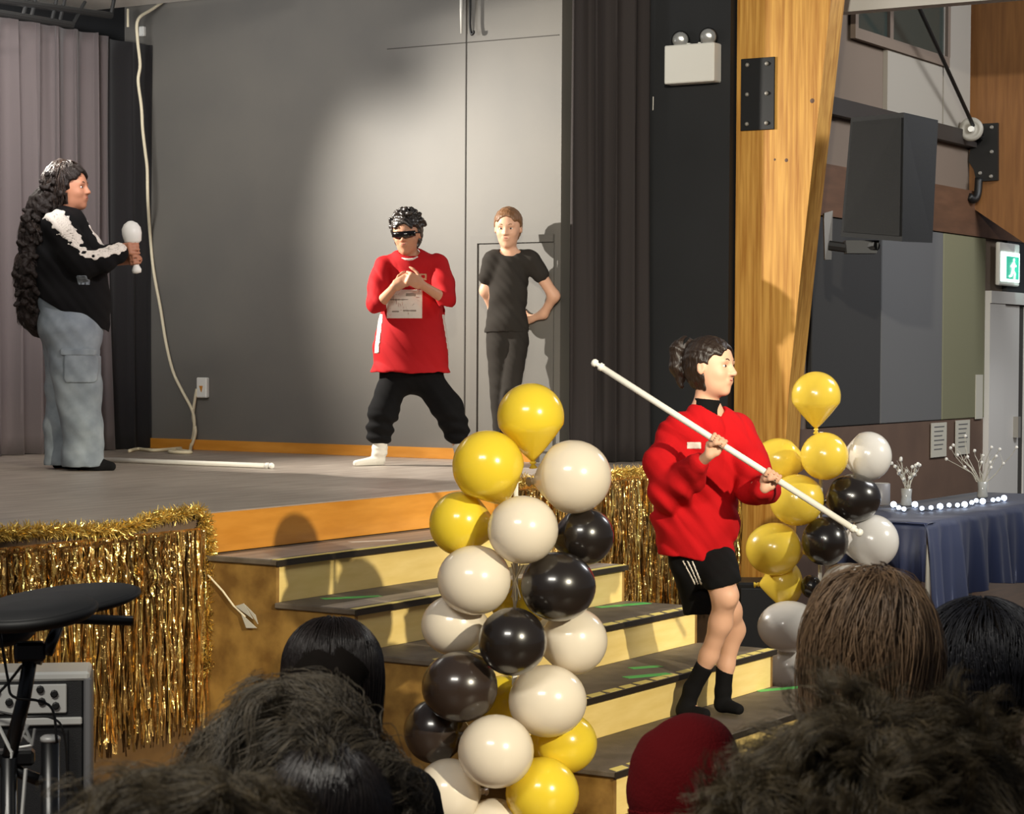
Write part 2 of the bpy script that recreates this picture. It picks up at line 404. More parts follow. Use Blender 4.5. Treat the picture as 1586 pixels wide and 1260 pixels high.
# side wall of the hall beyond the post
struct(MB().box((XB+0.26, 0.02, 0), (14.5, 0.14, 4.8)).build('wall_hall_side', m_plasd))
zw = PY(1360, 657, 0)[2]; zb = PY(1440, 357, 0)[2]; zb2 = PY(1443, 285, 0)[2]
def xat(px, y=600): return PY(px, y, 0)[0]
struct(MB().box((XB+0.13, -0.01, 0), (xat(1521), 0.02, zw)).build('trim_5', m_wain))
struct(MB().box((XB+0.13, -0.03, zb), (14, 0.02, zb2)).build('trim_6', m_brown))
z3a = PY(1400, 180, 0)[2]; z3b = PY(1400, 205, 0)[2]
struct(MB().box((XB+0.13, -0.05, z3b), (14, 0.02, z3a)).build('trim_7', mat('dark_rail', rgb(44, 38, 34), 0.6)))
for n, a, b, m in (('pinboard', 1253, 1359.5, m_p1), ('pinboard', 1360.5, 1455, m_p2), ('pinboard', 1456, 1521, m_p3)):
    o = MB().rbox((xat(a)+0.0, -0.018, zw+0.003), (xat(b), 0.019, zb-0.003), 0.006).build(n, m)
    tag(o, {1253: 'charcoal tall wall panel right beside the timber post', 1360.5: 'mid grey tall wall panel between the charcoal and olive ones', 1456: 'olive green tall wall panel next to the exit door frame'}[a], 'wall panel', 'tall panels on the hall side wall')
# clerestory: white panels, window, pale ceiling strip
zp0 = PY(1380, 168, 0)[2]; zp1 = PY(1380, 72, 0)[2]
struct(MB().box((xat(1372, 120), -0.012, z3a), (xat(1457, 150), 0.02, PY(1400, 80, 0)[2])).build('trim_8', m_plas))
struct(MB().box((xat(1459, 150), -0.012, z3a), (xat(1500, 150), 0.02, 4.75)).build('trim_9', m_plas))
w0, w1 = xat(1322, 60), xat(1461, 60); wz = PY(1400, 69, 0)[2]
wn = struct(MB().box((w0, -0.004, wz), (w1, 0.021, 4.5)).build('window_1', m_glass_d))
fr = MB().box((w0-0.05, -0.035, wz-0.07), (w1+0.04, 0.0, wz)).box((w1, -0.035, wz), (w1+0.05, 0.0, 4.5)).box((w0-0.05, -0.035, wz), (w0, 0, 4.5))
xm = xat(1376, 50); fr.box((xm-0.03, -0.025, wz), (xm+0.03, 0, 4.5)).build('window_frame', m_plasd, wn)
zt = PX(1410, 10, 6.0)[2]
struct(MB().box((6.0, -1.6, zt), (6.12, 0.02, 4.8)).build('trim_13', mat('white_beam_paint', rgb(214, 212, 206), 0.7)))
# exit doorway
xa, xb = xat(1522), xat(1546); zdr = PY(1540, 470, 0)[2]
struct(MB().box((xa, -0.05, 0), (xb, 0.02, zdr)).box((xa, -0.06, zdr), (11.6, 0.02, zdr+0.09)).build('trim_10', m_door))
d2 = struct(MB().rbox((xb+0.03, -0.03, 0.01), (xat(1572), 0.0, zdr-0.005), 0.004).build('door_2', m_door))
d3 = struct(MB().rbox((xat(1580), -0.03, 0.01), (11.6, 0.0, zdr-0.005), 0.004).build('door_3', m_door))
MB().box((xat(1572)-0.12, -0.07, 1.0), (xat(1572)-0.06, -0.03, 1.16)).build('door_handle', m_steel, d2)
struct(MB().box((xat(1572), -0.02, 0), (xat(1580), 0.0, zdr)).build('trim_11', m_seam))
struct(MB().box((xat(1556, 420), -0.02, zdr+0.09), (11.6, 0.02, zb)).build('trim_12', mat('dark_transom', rgb(36, 36, 38), 0.6)))

# ---------------------------------------------------------------- stage platform and steps
st = empty('stage_platform', (0, 0, 0))
tag(st, 'raised school stage platform with grey brown floor and orange timber edge', 'stage')
MB().box((-3.2, 0.86, SH-0.03), (XW, YB+0.15, SH)).box((-3.2, 0, SH-0.03), (XB, 0.86, SH)).build('stage_deck', m_deck, st)
MB().box((-0.0, -0.014, SH-RISE+0.004), (XB, 0.0, SH-0.004)).build('front_edge', m_fascia, st)
MB().box((-3.2, 0.0, 0.0), (XB, 0.03, SH-0.03)).build('front_panel', mat('dark_chipboard', rgb(84, 60, 32), 0.6, col2=rgb(104, 76, 42), nscale=9), st)
MB().box((-3.2, -0.004, SH-0.17), (0.0, 0.0, SH-0.005)).build('front_cloth_band', mat('grey_brown_band', rgb(112, 92, 74), 0.8), st)
sp = empty('stage_steps', (SL/2, -TR*2.5, 0))
tag(sp, 'wide flight of pale timber steps with dark treads leading up to the stage', 'steps')
for k in range(1, 6):
    z = SH-k*RISE; y0 = -TR*(k-1); y1 = -TR*k
    MB().rbox((-0.012, y1-0.012, z-0.022), (SL+0.012, y0, z), 0.004).build('tread', m_tread, sp)
    MB().box((-0.013, y1-0.0155, z-0.024), (SL+0.013, y1-0.011, z-0.002)).build('tread_edge', m_nose, sp)
    MB().box((0.0205, y1, z-RISE), (SL-0.0205, y1+0.02, z-0.022)).build('riser', m_riser, sp)
    if k == 1: MB().box((0.0, y1+0.035, z), (SL, y1+0.30, z+0.0015)).build('tread_mat', m_deck, sp)
    if k == 2: MB().box((0.0, y1+0.035, z), (SL, y1+0.16, z+0.0015)).build('tread_mat', m_deck, sp)
    # worn tape along the nosing
    tb = MB(); x = 0.0
    rr = random.Random(k)
    if k in (1, 2):
        tb.box((0.0, y1-0.012, z), (SL, y1+0.02, z+0.0012))
    else:
        while x < SL-0.05:
            l = rr.uniform(0.05, 0.11); a = rr.uniform(0.012, 0.03)
            tb.prism([(x, y1-0.01, z), (x+l, y1-0.01, z), (x+l+a, y1+0.03, z), (x+a, y1+0.034, z)], (0, 0, 0.0013)); x += l+rr.uniform(0.015, 0.04)
        if k == 5: tb.v = tb.v[:8*5]; tb.f = tb.f[:6*5]
    tb.build('edge_tape', m_tape, sp)
for i, (px, py, k, w, l, a) in enumerate(((578, 838, 1, 0.05, 0.22, 0.1), (545, 925, 2, 0.05, 0.25, 0.05), (965, 937, 3, 0.05, 0.30, 0.25), (1000, 1033, 4, 0.045, 0.15, 0.1), (1003, 1046, 4, 0.05, 0.22, 0.15), (1215, 1066, 5, 0.05, 0.3, 0.1))):
    z = SH-k*RISE; c = PZ(px, py, z)
    Rz = np.array([[math.cos(a-0.6), -math.sin(a-0.6), 0], [math.sin(a-0.6), math.cos(a-0.6), 0], [0, 0, 1]])
    MB().box((-l/2, -w/2, 0.0002), (l/2, w/2, 0.0016), R=Rz, c=(c[0], c[1], z)).build('floor_tape', m_green if i != 0 else m_white, sp)
for xs, nm in ((0.0, 'side_panel'), (SL, 'side_panel')):
    P = [(xs, -0.001, 0)]
    for k in range(5, 0, -1):
        P += [(xs, -TR*k, (SH-RISE*(k+1)) if k < 5 else 0), (xs, -TR*k, SH-RISE*k-0.022)]
    P += [(xs, -0.001, SH-RISE-0.022)]
    pts = [P[0]]
    for q in P[1:]:
        if q != pts[-1]: pts.append(q)
    MB().prism(pts, (0.02 if xs == 0 else -0.02, 0, 0)).build(nm, m_chip, sp)
# knotted paper streamer pinned on the side panel
c = PX(388, 945, -0.004)
MB().tube([PX(*q, -0.01) for q in ((322, 890), (345, 915), (362, 938), (380, 955))], 0.004, 6).build('string', m_rope, tail := empty('paper_streamer', PX(385, 950, -0.012)))
tag(tail, 'small pale torn paper and string hanging on the brown side panel of the steps', 'streamer')
pm = MB()
for a, b, cc in (((365, 938), (378, 934), (392, 958)), ((374, 950), (398, 972), (382, 972)), ((380, 936), (396, 952), (400, 966))):
    pm.prism([PX(*a, -0.01), PX(*b, -0.012), PX(*cc, -0.012)], (-0.003, 0, 0))
pm.build('paper_scrap', m_paper, tail)

# ---------------------------------------------------------------- curtains
def curtain(name, p0, p1, z0, z1, nf, amp, seed, m, label, flare=0.3, top=None):
    r = np.random.default_rng(seed); nu, nv = nf*14, 24
    p0 = np.array(p0, float); p1 = np.array(p1, float); d = p1-p0; L = np.linalg.norm(d); nrm = np.array([d[1], -d[0]])/L
    u = np.linspace(0, 1, nu); ph = np.cumsum(r.uniform(0.6, 1.5, nu)); ph = ph/ph[-1]*nf*2*math.pi
    am = np.interp(u, np.linspace(0, 1, nf+1), r.uniform(0.5, 1.3, nf+1)); G = np.zeros((nu, nv, 3))
    for j, v in enumerate(np.linspace(0, 1, nv)):
        w = np.sin(ph+0.5*np.sin(v*3+u*9))+0.35*np.sin(ph*2.3+1+v*2)
        o = amp*am*w*(0.55+0.45*(1-v)); side = amp*0.5*np.cos(ph)
        fl = 1+flare*(1-v)*0.0
        q = p0[None]+d[None]*(u*fl)[:, None]+nrm[None]*o[:, None]+(d/L)[None]*side[:, None]
        zt_ = z1 if top is None else z1+top(u)
        G[:, j, 0] = q[:, 0]; G[:, j, 1] = q[:, 1]; G[:, j, 2] = z0+(zt_-z0)*v
    o = MB().sheet(G, (nrm[0]*-0.008, nrm[1]*-0.008, 0)).build(name, m, smooth=True)
    return tag(o, label, 'curtain')
xc = PY(166, 600, YB-0.1)[0]
curtain('stage_curtain', (0.8, YB-0.1), (xc, YB-0.1), SH+0.004, 3.62, 17, 0.062, 3, m_curt, 'grey brown pleated curtain across the back of the stage')
curtain('stage_curtain', (xc+0.02, YB-0.03), (XW-0.03, YB-0.10), SH+0.004, 3.61, 2, 0.03, 5, m_curtb, 'narrow black curtain at the back corner beside the grey wall')
curtain('stage_curtain', (XW-0.02, 0.80), (XB-0.10, 0.55), SH+0.004, 4.5, 4, 0.05, 8, mat('shaded_front_curtain', rgb(52, 46, 45), 0.9, bump=0.1, bscale=180), 'front curtain coloured darker for shade, gathered at the right side of the stage')  # same cloth as the back curtain, colour darkened to stand for shade
# lighting bars above the curtain
bar = empty('lighting_truss', (2.6, 3.2, 3.55)); tag(bar, 'grey ladder shaped lighting bar hanging under the stage ceiling', 'truss')
A0, A1, B0, B1 = PY(-400, -55, 3.3), PY(172, 24, 3.3), PY(-400, -48, 3.3), PY(112, 39, 3.3)
MB().tube([A0, A1], 0.02, 8).build('rail', m_bluebk, bar); MB().tube([B0, B1], 0.02, 8).build('rail', m_bluebk, bar)
for q in (24, 38, 74, 88, 124):
    a = A0+(A1-A0)*((q+400)/572); b = B0+(B1-B0)*min(1.0, (q+400)/512)
    MB().tube([a+np.array([0, 0, 0.06]), b], 0.011, 6).build('rung', m_bluebk, bar)
MB().tube([A1, A1+np.array([0.05, 0, zc-A1[2]])], 0.012, 6).build('hanger', m_bluebk, bar)
MB().tube([PY(20, 0, 3.3)*np.array([1, 1, 0])+np.array([0, 0, A1[2]]), PY(20, 0, 3.3)*np.array([1, 1, 0])+np.array([0, 0, zc])], 0.012, 6).build('hanger', m_bluebk, bar)

# lantern added out of view to throw a soft round shadow on the wall
LC = np.array([2.0, 3.85, 3.42])+0.12*(PX(575, 88, XW)-np.array([2.0, 3.85, 3.42])); LC = tuple(LC)
blocker_root = empty('shadow_blocker', (LC[0], LC[1], LC[2]-0.03)); tag(blocker_root, 'unseen black cylinder added as shadow lantern hung under the ceiling above the picture', 'blocker')
MB().lathe([(0.02, -0.03), (0.026, -0.025), (0.026, 0.025), (0.03, 0.03)], c=LC, R=basis((0.1, -0.9, -0.3)), n=20).build('blocker_body', m_bluebk, blocker_root, smooth=True)
MB().tube([LC, (LC[0], LC[1], zc)], 0.003, 8).build('hanger', m_bluebk, blocker_root)
# rope / cable on the wall, outlet, small box, hooks
pts = [(PX(*q, XW-0.03) if q[0] > 232 and q[1] > 40 else PY(*q, YB-0.24)) for q in ((262, -4), (236, 14), (214, 30), (213, 60), (217, 100), (214, 125), (219, 165), (221, 200), (225, 235), (228, 262), (229, 310), (233, 370), (238, 420), (249, 480), (257, 530), (268, 575), (282, 605), (298, 636), (301, 662), (296, 690))]
pts += [PZ(*q, SH+0.012) for q in ((292, 699), (272, 696), (296, 700), (262, 699), (280, 694), (240, 697), (214, 695), (200, 698))]
o = MB().tube(bez(pts, 160), 0.0105, 8).build('rope', m_rope, smooth=True); tag(o, 'long cream rope running down the grey stage wall and coiled on the floor', 'rope')
o = MB().tube(bez([PX(305, 602, XW-0.03), PX(302, 618, XW-0.03), PX(299, 645, XW-0.02), PX(303, 668, XW-0.03), PX(297, 690, XW-0.03)], 30), 0.010, 8).build('extension_lead', m_rope, smooth=True)
tag(o, 'short cream cord looping from the wall socket down to the rope', 'cord')
so = empty('power_socket', PX(317, 612, XW)); tag(so, 'white double power socket on the lower grey wall of the stage', 'socket')
c = PX(317, 600, XW); MB().rbox((XW-0.035, c[1]-0.042, c[2]-0.065), (XW-0.001, c[1]+0.042, c[2]+0.065), 0.006).build('socket_plate', m_white, so)
MB().prism([(XW-0.036, c[1]+0.012, c[2]+0.012), (XW-0.036, c[1]-0.014, c[2]+0.012), (XW-0.036, c[1]-0.004, c[2]-0.028)], (-0.006, 0, 0)).build('plug', m_fascia, so)
c = PX(223, 49, XW); tag(MB().rbox((XW-0.03, c[1]-0.022, c[2]-0.032), (XW-0.001, c[1]+0.022, c[2]+0.032), 0.005).build('junction_box', m_white), 'small white box high in the back corner of the stage wall', 'box')
c = PY(198, 20, 3.9); tag(MB().tube([c+np.array([0, 0, zc-c[2]]), c-np.array([0, 0, 0.09])], 0.008, 6).build('ceiling_rope', m_rope), 'short white cord hanging from the ceiling near the back corner', 'cord')
c = PX(714.5, 15, XW-0.05); tag(MB().tube([c+(0, 0, 0.25), c-(0, 0, 0.0), c-(0, 0, 0.14)], (0.010, 0.010, 0.004), 8).build('hanging_rod', m_white, smooth=True), 'white rod hanging at the top of the grey wall above the joint', 'rod')
c = PX(728, 15, XW-0.05)
tag(MB().tube(bez([c+(0, 0, 0.25), c-(0, 0, 0.02), c-(0, 0, 0.08), c-(0, 0.004, 0.12), c-(0, 0.012, 0.145), c-(0, 0.024, 0.14), c-(0, 0.026, 0.125)], 30), 0.008, 8).build('hanging_hook', m_bluebk, smooth=True), 'black hook hanging beside the white rod at the top of the wall', 'hook')

# ---------------------------------------------------------------- timber posts
def yz(px, py, X): p = PX(px, py, X); return p[1], p[2]
XP = 4.86
yl0, _ = yz(1137, 620, XP); _, z600 = yz(1240, 600, XP)
top_r, ztop = yz(1289, -20, XP); mid_r, zmid = yz(1222, 600, XP); yb_r = mid_r+0.05
P = [(XP, yl0, 0), (XP, yb_r, 0), (XP, yz(1216, 700, XP)[0], yz(1216, 700, XP)[1]), (XP, mid_r, zmid), (XP, yz(1250, 330, XP)[0], yz(1250, 330, XP)[1]), (XP, yz(1268, 170, XP)[0], yz(1268, 170, XP)[1]), (XP, top_r, ztop), (XP, top_r-0.16, ztop+0.9), (XP, yl0, ztop+0.9)]
tp = empty('timber_post', (XP+0.1, (yl0+yb_r)/2, 0)); tag(tp, 'pale laminated timber portal post standing between black wall and hall', 'post')
MB().prism(P, (0.19, 0, 0)).build('post_timber', m_post, tp)
c0 = yz(1148, 203, XP); c1 = yz(1201, 88, XP)
pl = MB().rbox((XP-0.012, c1[0], c0[1]), (XP-0.0005, c0[0], c1[1]), 0.002).build('steel_plate', m_bluebk, tp)
for j in range(3):
    for i in range(2):
        yy = c0[0]+(c1[0]-c0[0])*(0.2+0.58*i); zz = c1[1]+(c0[1]-c1[1])*(0.09+0.41*j)
        MB().lathe([(0.012, 0), (0.013, 0.004), (0.009, 0.012), (0.004, 0.014)], c=(XP-0.012, yy, zz), R=basis((-1, 0, 0)), n=12).build('bolt', m_steel, pl, smooth=True)
for px, py, r in ((1258, 156, 0.014), (1218, 248, 0.011), (1200, 247, 0.007)):
    c = PX(px, py, XP); MB().lathe([(r, 0), (r*0.4, 0.0012)], c=c, R=basis((-1, 0, 0)), n=14).build('knot', m_brown, tp)
XP2 = 8.62
a = yz(1503, 100, XP2)[0]
P = [(XP2, a, 4.7), (XP2, a, yz(1503, 318, XP2)[1]), (XP2,)+yz(1586, 376, XP2), (XP2,)+yz(1680, 430, XP2), (XP2, yz(1720, 0, XP2)[0], 4.7)]
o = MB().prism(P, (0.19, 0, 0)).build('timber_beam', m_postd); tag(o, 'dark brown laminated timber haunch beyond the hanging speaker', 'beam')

# emergency light on the black wall
el = empty('emergency_light', PX(1079, 128, XB)); tag(el, 'white emergency light box with two round lamp heads on black wall', 'emergency light')
y0, z0 = yz(1117.5, 128, XB); y1, z1 = yz(1041, 74, XB)
MB().rbox((XB-0.10, y0, z0), (XB-0.002, y1, z1), 0.006).build('battery_box', m_white, el)
for px, py in ((1054, 62), (1097, 57)):
    c = PX(px, py, XB-0.06); cz = z1
    MB().tube([(c[0], c[1], cz-0.005), (c[0], c[1], c[2]-0.02)], 0.012, 8).build('lamp_bracket', m_white, el)
    hd = MB().lathe([(0.02, -0.06), (0.045, -0.045), (0.054, 0.0), (0.050, 0.008)], c=c, R=basis((-0.9, -0.35, -0.1)), n=20).build('lamp_head', m_bluebk, el, smooth=True)
    MB().lathe([(0.050, 0.008), (0.043, 0.020), (0.02, 0.025), (0.003, 0.027)], c=c, R=basis((-0.9, -0.35, -0.1)), n=20).build('lamp_lens', mat('silvered_lens', rgb(190, 190, 186), 0.2, metal=0.6), hd, smooth=True)
for px in (1066, 1085, 1100):
    c = PX(px, 70, XB-0.05); MB().rbox((XB-0.06, c[1]-0.014, z1), (XB-0.03, c[1]+0.014, z1+0.012), 0.003).build('box_latch', m_white, el)
c = PX(1013, 150, XB); tag(MB().tube([(XB-0.01, c[1], c[2]), (XB-0.012, c[1], c[2]-0.08)], 0.004, 6).build('cord_end', m_steel), 'tiny pale cord end on black wall left of the emergency light', 'cord')

# ---------------------------------------------------------------- hanging speaker
spk = empty('loudspeaker', D(1375, 375, 12.3)); tag(spk, 'large black wedge loudspeaker hung beside the timber post', 'speaker')
dsp = 12.3
def S(px, py, dd): return D(px, py, dsp+dd)
Tn = [S(1318, 182, 0.10), S(1400, 174, -0.12), S(1453, 186, 0.12), S(1400, 192, 0.40), S(1330, 190, 0.35)]
Bn = [S(1302, 366, 0.10), S(1397, 374, -0.12), S(1444, 376, 0.12), S(1396, 370, 0.40), S(1322, 366, 0.35)]
mb = MB(); mb.add(np.array(Tn+Bn), [(0, 1, 2, 3, 4), (9, 8, 7, 6, 5)]+[(i, i+5, (i+1) % 5+5, (i+1) % 5) for i in range(5)])
cab = mb.build('cabinet', mat('black_cabinet_vinyl', rgb(9, 9, 10), 0.75, bump=0.2, bscale=300), spk)
gl = [Tn[0]+0.04*(Bn[0]-Tn[0])+0.05*(Tn[1]-Tn[0]), Tn[1]+0.04*(Bn[1]-Tn[1])-0.03*(Tn[1]-Tn[0]), Bn[1]-0.04*(Bn[1]-Tn[1])-0.03*(Bn[1]-Bn[0]), Bn[0]-0.04*(Bn[0]-Tn[0])+0.05*(Bn[1]-Bn[0])]
nrm = np.cross(Bn[0]-Tn[0], Tn[1]-Tn[0]); nrm /= np.linalg.norm(nrm)
if nrm@fw > 0: nrm = -nrm
MB().prism(gl, nrm*0.008).build('grille', mat('black_speaker_grille', rgb(15, 15, 15), 0.8, bump=0.5, bscale=400), spk)
MB().prism([S(1276, 330, 0.25), S(1290, 326, 0.2), S(1288, 402, 0.2), S(1278, 402, 0.25)], (0.03, 0.02, 0)).build('bracket_plate', m_bluebk, spk)
MB().tube([S(1284, 380, 0.2), S(1330, 386, 0.15), S(1358, 380, 0.05)], 0.028, 8).build('bracket_arm', m_bluebk, spk)
MB().prism([S(1310, 372, 0.1), S(1362, 372, 0.05), S(1358, 392, 0.05), S(1312, 392, 0.1)], (0.1, 0.06, 0)).build('bracket_foot', m_bluebk, spk)
# pulley bracket and rod on the far beam
pb = empty('pulley_bracket', PX(1525, 300, XP2)); tag(pb, 'black steel pulley bracket with pale round wheel bolted on brown beam', 'bracket')
P = [PX(*q, XP2-0.032) for q in ((1512, 192), (1545, 190), (1545, 279), (1512, 281), (1508, 262), (1500, 250), (1506, 205))]
bpn = MB().prism(P, (0.03, 0.0, 0)).build('mounting_plate', m_bluebk, pb)
for q in ((1536, 197), (1536, 235), (1535, 273), (1518, 268)): MB().lathe([(0.014, 0), (0.01, 0.014)], c=PX(*q, XP2-0.032), R=basis((-1, 0, 0)), n=10).build('bolt', m_steel, bpn)
c = PX(1504, 200, XP2-0.30)
MB().lathe([(0.085, -0.02), (0.085, 0.0), (0.07, 0.012), (0.055, 0.006), (0.03, 0.006), (0.02, 0.014)], c=c, R=basis((-1, -0.2, 0)), n=28).build('pulley_wheel', mat('pale_pulley', rgb(150, 146, 136), 0.4), pb, smooth=True)
MB().lathe([(0.024, 0), (0.02, 0.02)], c=PX(1504, 200, XP2-0.315), R=basis((-1, -0.2, 0)), n=14).build('pulley_hub', m_white, pb)
MB().tube([PX(1504, 200, XP2-0.29), PX(1520, 215, XP2-0.02)], 0.02, 8).build('axle_arm', m_bluebk, pb)
MB().tube(bez([PX(1516, 276, XP2-0.04), PX(1514, 300, XP2-0.06), PX(1508, 309, XP2-0.10), PX(1500, 304, XP2-0.14)], 16), 0.03, 8).build('bracket_hook', m_bluebk, pb, smooth=True)
o = MB().tube([D(1418, 0, 14.4), PX(1509, 198, XP2-0.27)], 0.014, 8).build('stay_rod', m_bluebk); tag(o, 'thin black diagonal rod running down to the pulley bracket', 'rod')

# exit sign
es = empty('exit_sign', (xat(1558, 440), -0.02, PY(1558, 440, 0)[2])); tag(es, 'glowing green and white running man exit sign above the hall door', 'exit sign')
ex0, ex1 = xat(1539, 410), xat(1567, 410); ez0, ez1 = PY(1560, 437, 0)[2], PY(1560, 392, 0)[2]
MB().rbox((ex0-0.03, -0.055, ez0-0.03), (ex1+0.02, -0.022, ez1+0.07), 0.008).build('sign_housing', m_white, es)
fc = MB().box((ex0, -0.062, ez0), (ex1, -0.056, ez1)).build('sign_face', mat('lit_white_acrylic', rgb(225, 245, 240), 0.3, emit=(0.72, 0.95, 0.9, 1), estr=2.2), es)
MB().box((ex0+0.10, -0.066, ez0+0.02), (ex1-0.03, -0.0625, ez1-0.03)).build('green_panel', mat('lit_green_acrylic', rgb(40, 150, 120), 0.3, emit=(0.03, 0.33, 0.22, 1), estr=1.2), es)
xm_ = (ex0+0.1+ex1-0.03)/2; mm = MB(); yy = -0.0675
mm.lathe([(0.014, -0.002), (0.014, 0.002)], c=(xm_+0.02, yy-0.002, ez1-0.055), R=basis((0, 1, 0)), n=12)
for a, b, r in (((0.01, -0.075), (-0.01, -0.13), 0.014), ((-0.01, -0.13), (0.04, -0.16), 0.010), ((0.04, -0.16), (0.03, -0.2), 0.009), ((-0.01, -0.13), (-0.04, -0.175), 0.010), ((-0.04, -0.175), (-0.08, -0.18), 0.009), ((0.01, -0.08), (0.06, -0.10), 0.008), ((0.01, -0.08), (-0.05, -0.105), 0.008)):
    mm.tube([(xm_+a[0], yy, ez1+a[1]), (xm_+b[0], yy, ez1+b[1])], r, 6, flat=None)
mm.build('running_figure', mat('lit_white_figure', rgb(235, 245, 240), 0.3, emit=(0.8, 1, 0.95, 1), estr=1.6), es)
l = bpy.data.lights.new('exit_sign_glow', 'AREA'); l.size = 0.25; l.energy = 3; l.color = (0.65, 1.0, 0.95)
lo_ = bpy.data.objects.new('exit_sign_glow', l); COL.objects.link(lo_); lo_.location = ((ex0+ex1)/2, -0.14, (ez0+ez1)/2); lo_.rotation_euler = (R_(-90), 0, R_(40))

# notices on the wainscot and panel
for (x0, y0_, x1, y1_, lab) in ((1440, 655, 1463, 706, 'pale notice sheet on brown wainscot, slightly crooked, left one of the pair'), (1478, 651, 1499, 702, 'pale notice sheet on brown wainscot, nearest the door frame'), (1509, 580, 1519, 648, 'narrow stacked white papers on the olive panel beside the door frame')):
    a = PY(x0, y0_, -0.012); b = PY(x1, y1_, -0.012)
    o = MB().box((a[0], -0.026, b[2]), (b[0], -0.02, a[2])).build('notice', m_paper); tag(o, lab, 'notice', 'papers on the hall side wall')
    if x0 != 1509:
        ln = MB()
        for j in range(6):
            zz = a[2]-(a[2]-b[2])*(0.12+0.13*j); ln.box((a[0]+0.05, -0.0275, zz-0.004), (b[0]-0.05-0.02*(j % 3), -0.0262, zz+0.004))
        ln.build('printed_lines', m_p2, o)

# ---------------------------------------------------------------- balloons
def bmat(n, c, tl, coat=0.6, rough=0.22, metal=0.0, spec=0.5):
    return mat(n, c, rough, metal=metal, coat=coat, transluc=tl, spec=spec)
BM = {'y': bmat('yellow_pearl_latex', rgb(246, 218, 62), 0.30), 'w': bmat('cream_white_latex', rgb(240, 228, 208), 0.25),
      'k': bmat('black_latex', rgb(30, 25, 22), 0.0, rough=0.25), 'g': bmat('gold_pearl_latex', rgb(242, 212, 78), 0.24),
      'W': bmat('white_latex', rgb(226, 222, 216), 0.2), 'b': bmat('brown_black_latex', rgb(46, 36, 30), 0.05, rough=0.25)}
def balloon(px, py, w, h, c, d, axis, neck=None, label='', group=''):
    s = d/F_; r = math.sqrt(w*h)/2*s; cen = D(px, py, d)
    if neck is None:
        nk = np.array([axis[0], axis[1], cen[2]-0.03])-cen; nk = nk+fw*0.10
    else: nk = rt*neck[0]+up*neck[1]+fw*neck[2]
    B = basis(-nk, rt); elong = h/w if neck is not None else 1.0
    prof = []
    for a in np.linspace(2, 104, 18): prof.append((math.sin(R_(a)), math.cos(R_(a))*(1.0 if a < 90 else 1.1)))
    x0, z0 = prof[-1]
    for t in np.linspace(0.12, 1, 8):
        prof.append((x0*(1-t)**1.0*(1+0.35*t)*(1-0.15*t)+0.055*t, z0+(-1.34-z0)*t))
    P = [(p[0]*r, p[1]*r*(elong if neck is not None else 1)) for p in prof]
    P = [(0.001, P[0][1])]+P
    if neck is None:
        # squash to the photographed outline
        sx, sy = w/2*s/r, h/2*s/r
    else: sx = sy = 1
    m = MB().lathe(P, R=B, n=32); V = np.array(m.v)
    if neck is None: V = V+np.outer(V@rt, rt)*(sx-1)+np.outer(V@up, up)*(sy-1)
    m.v = [tuple(v+cen) for v in V]
    o = m.build('balloon', BM[c], smooth=True); zz = P[-1][1]
    k = MB().lathe([(0.055*r, zz+0.02*r), (0.10*r, zz-0.03*r), (0.10*r, zz-0.06*r), (0.05*r, zz-0.09*r), (0.13*r, zz-0.2*r), (0.11*r, zz-0.21*r)], c=cen, R=B, n=12)
    k.build('knot', BM[c], o, smooth=True)
    tag(o, label, 'balloon', group); return o
def cluster(L, d0, ax_px, group):
    ax = D(ax_px, 900, d0+0.05)
    for px, py, w, h, c, dd, nk, lab in L: balloon(px, py, w, h, c, d0+dd, ax, nk, lab, group)
    return ax
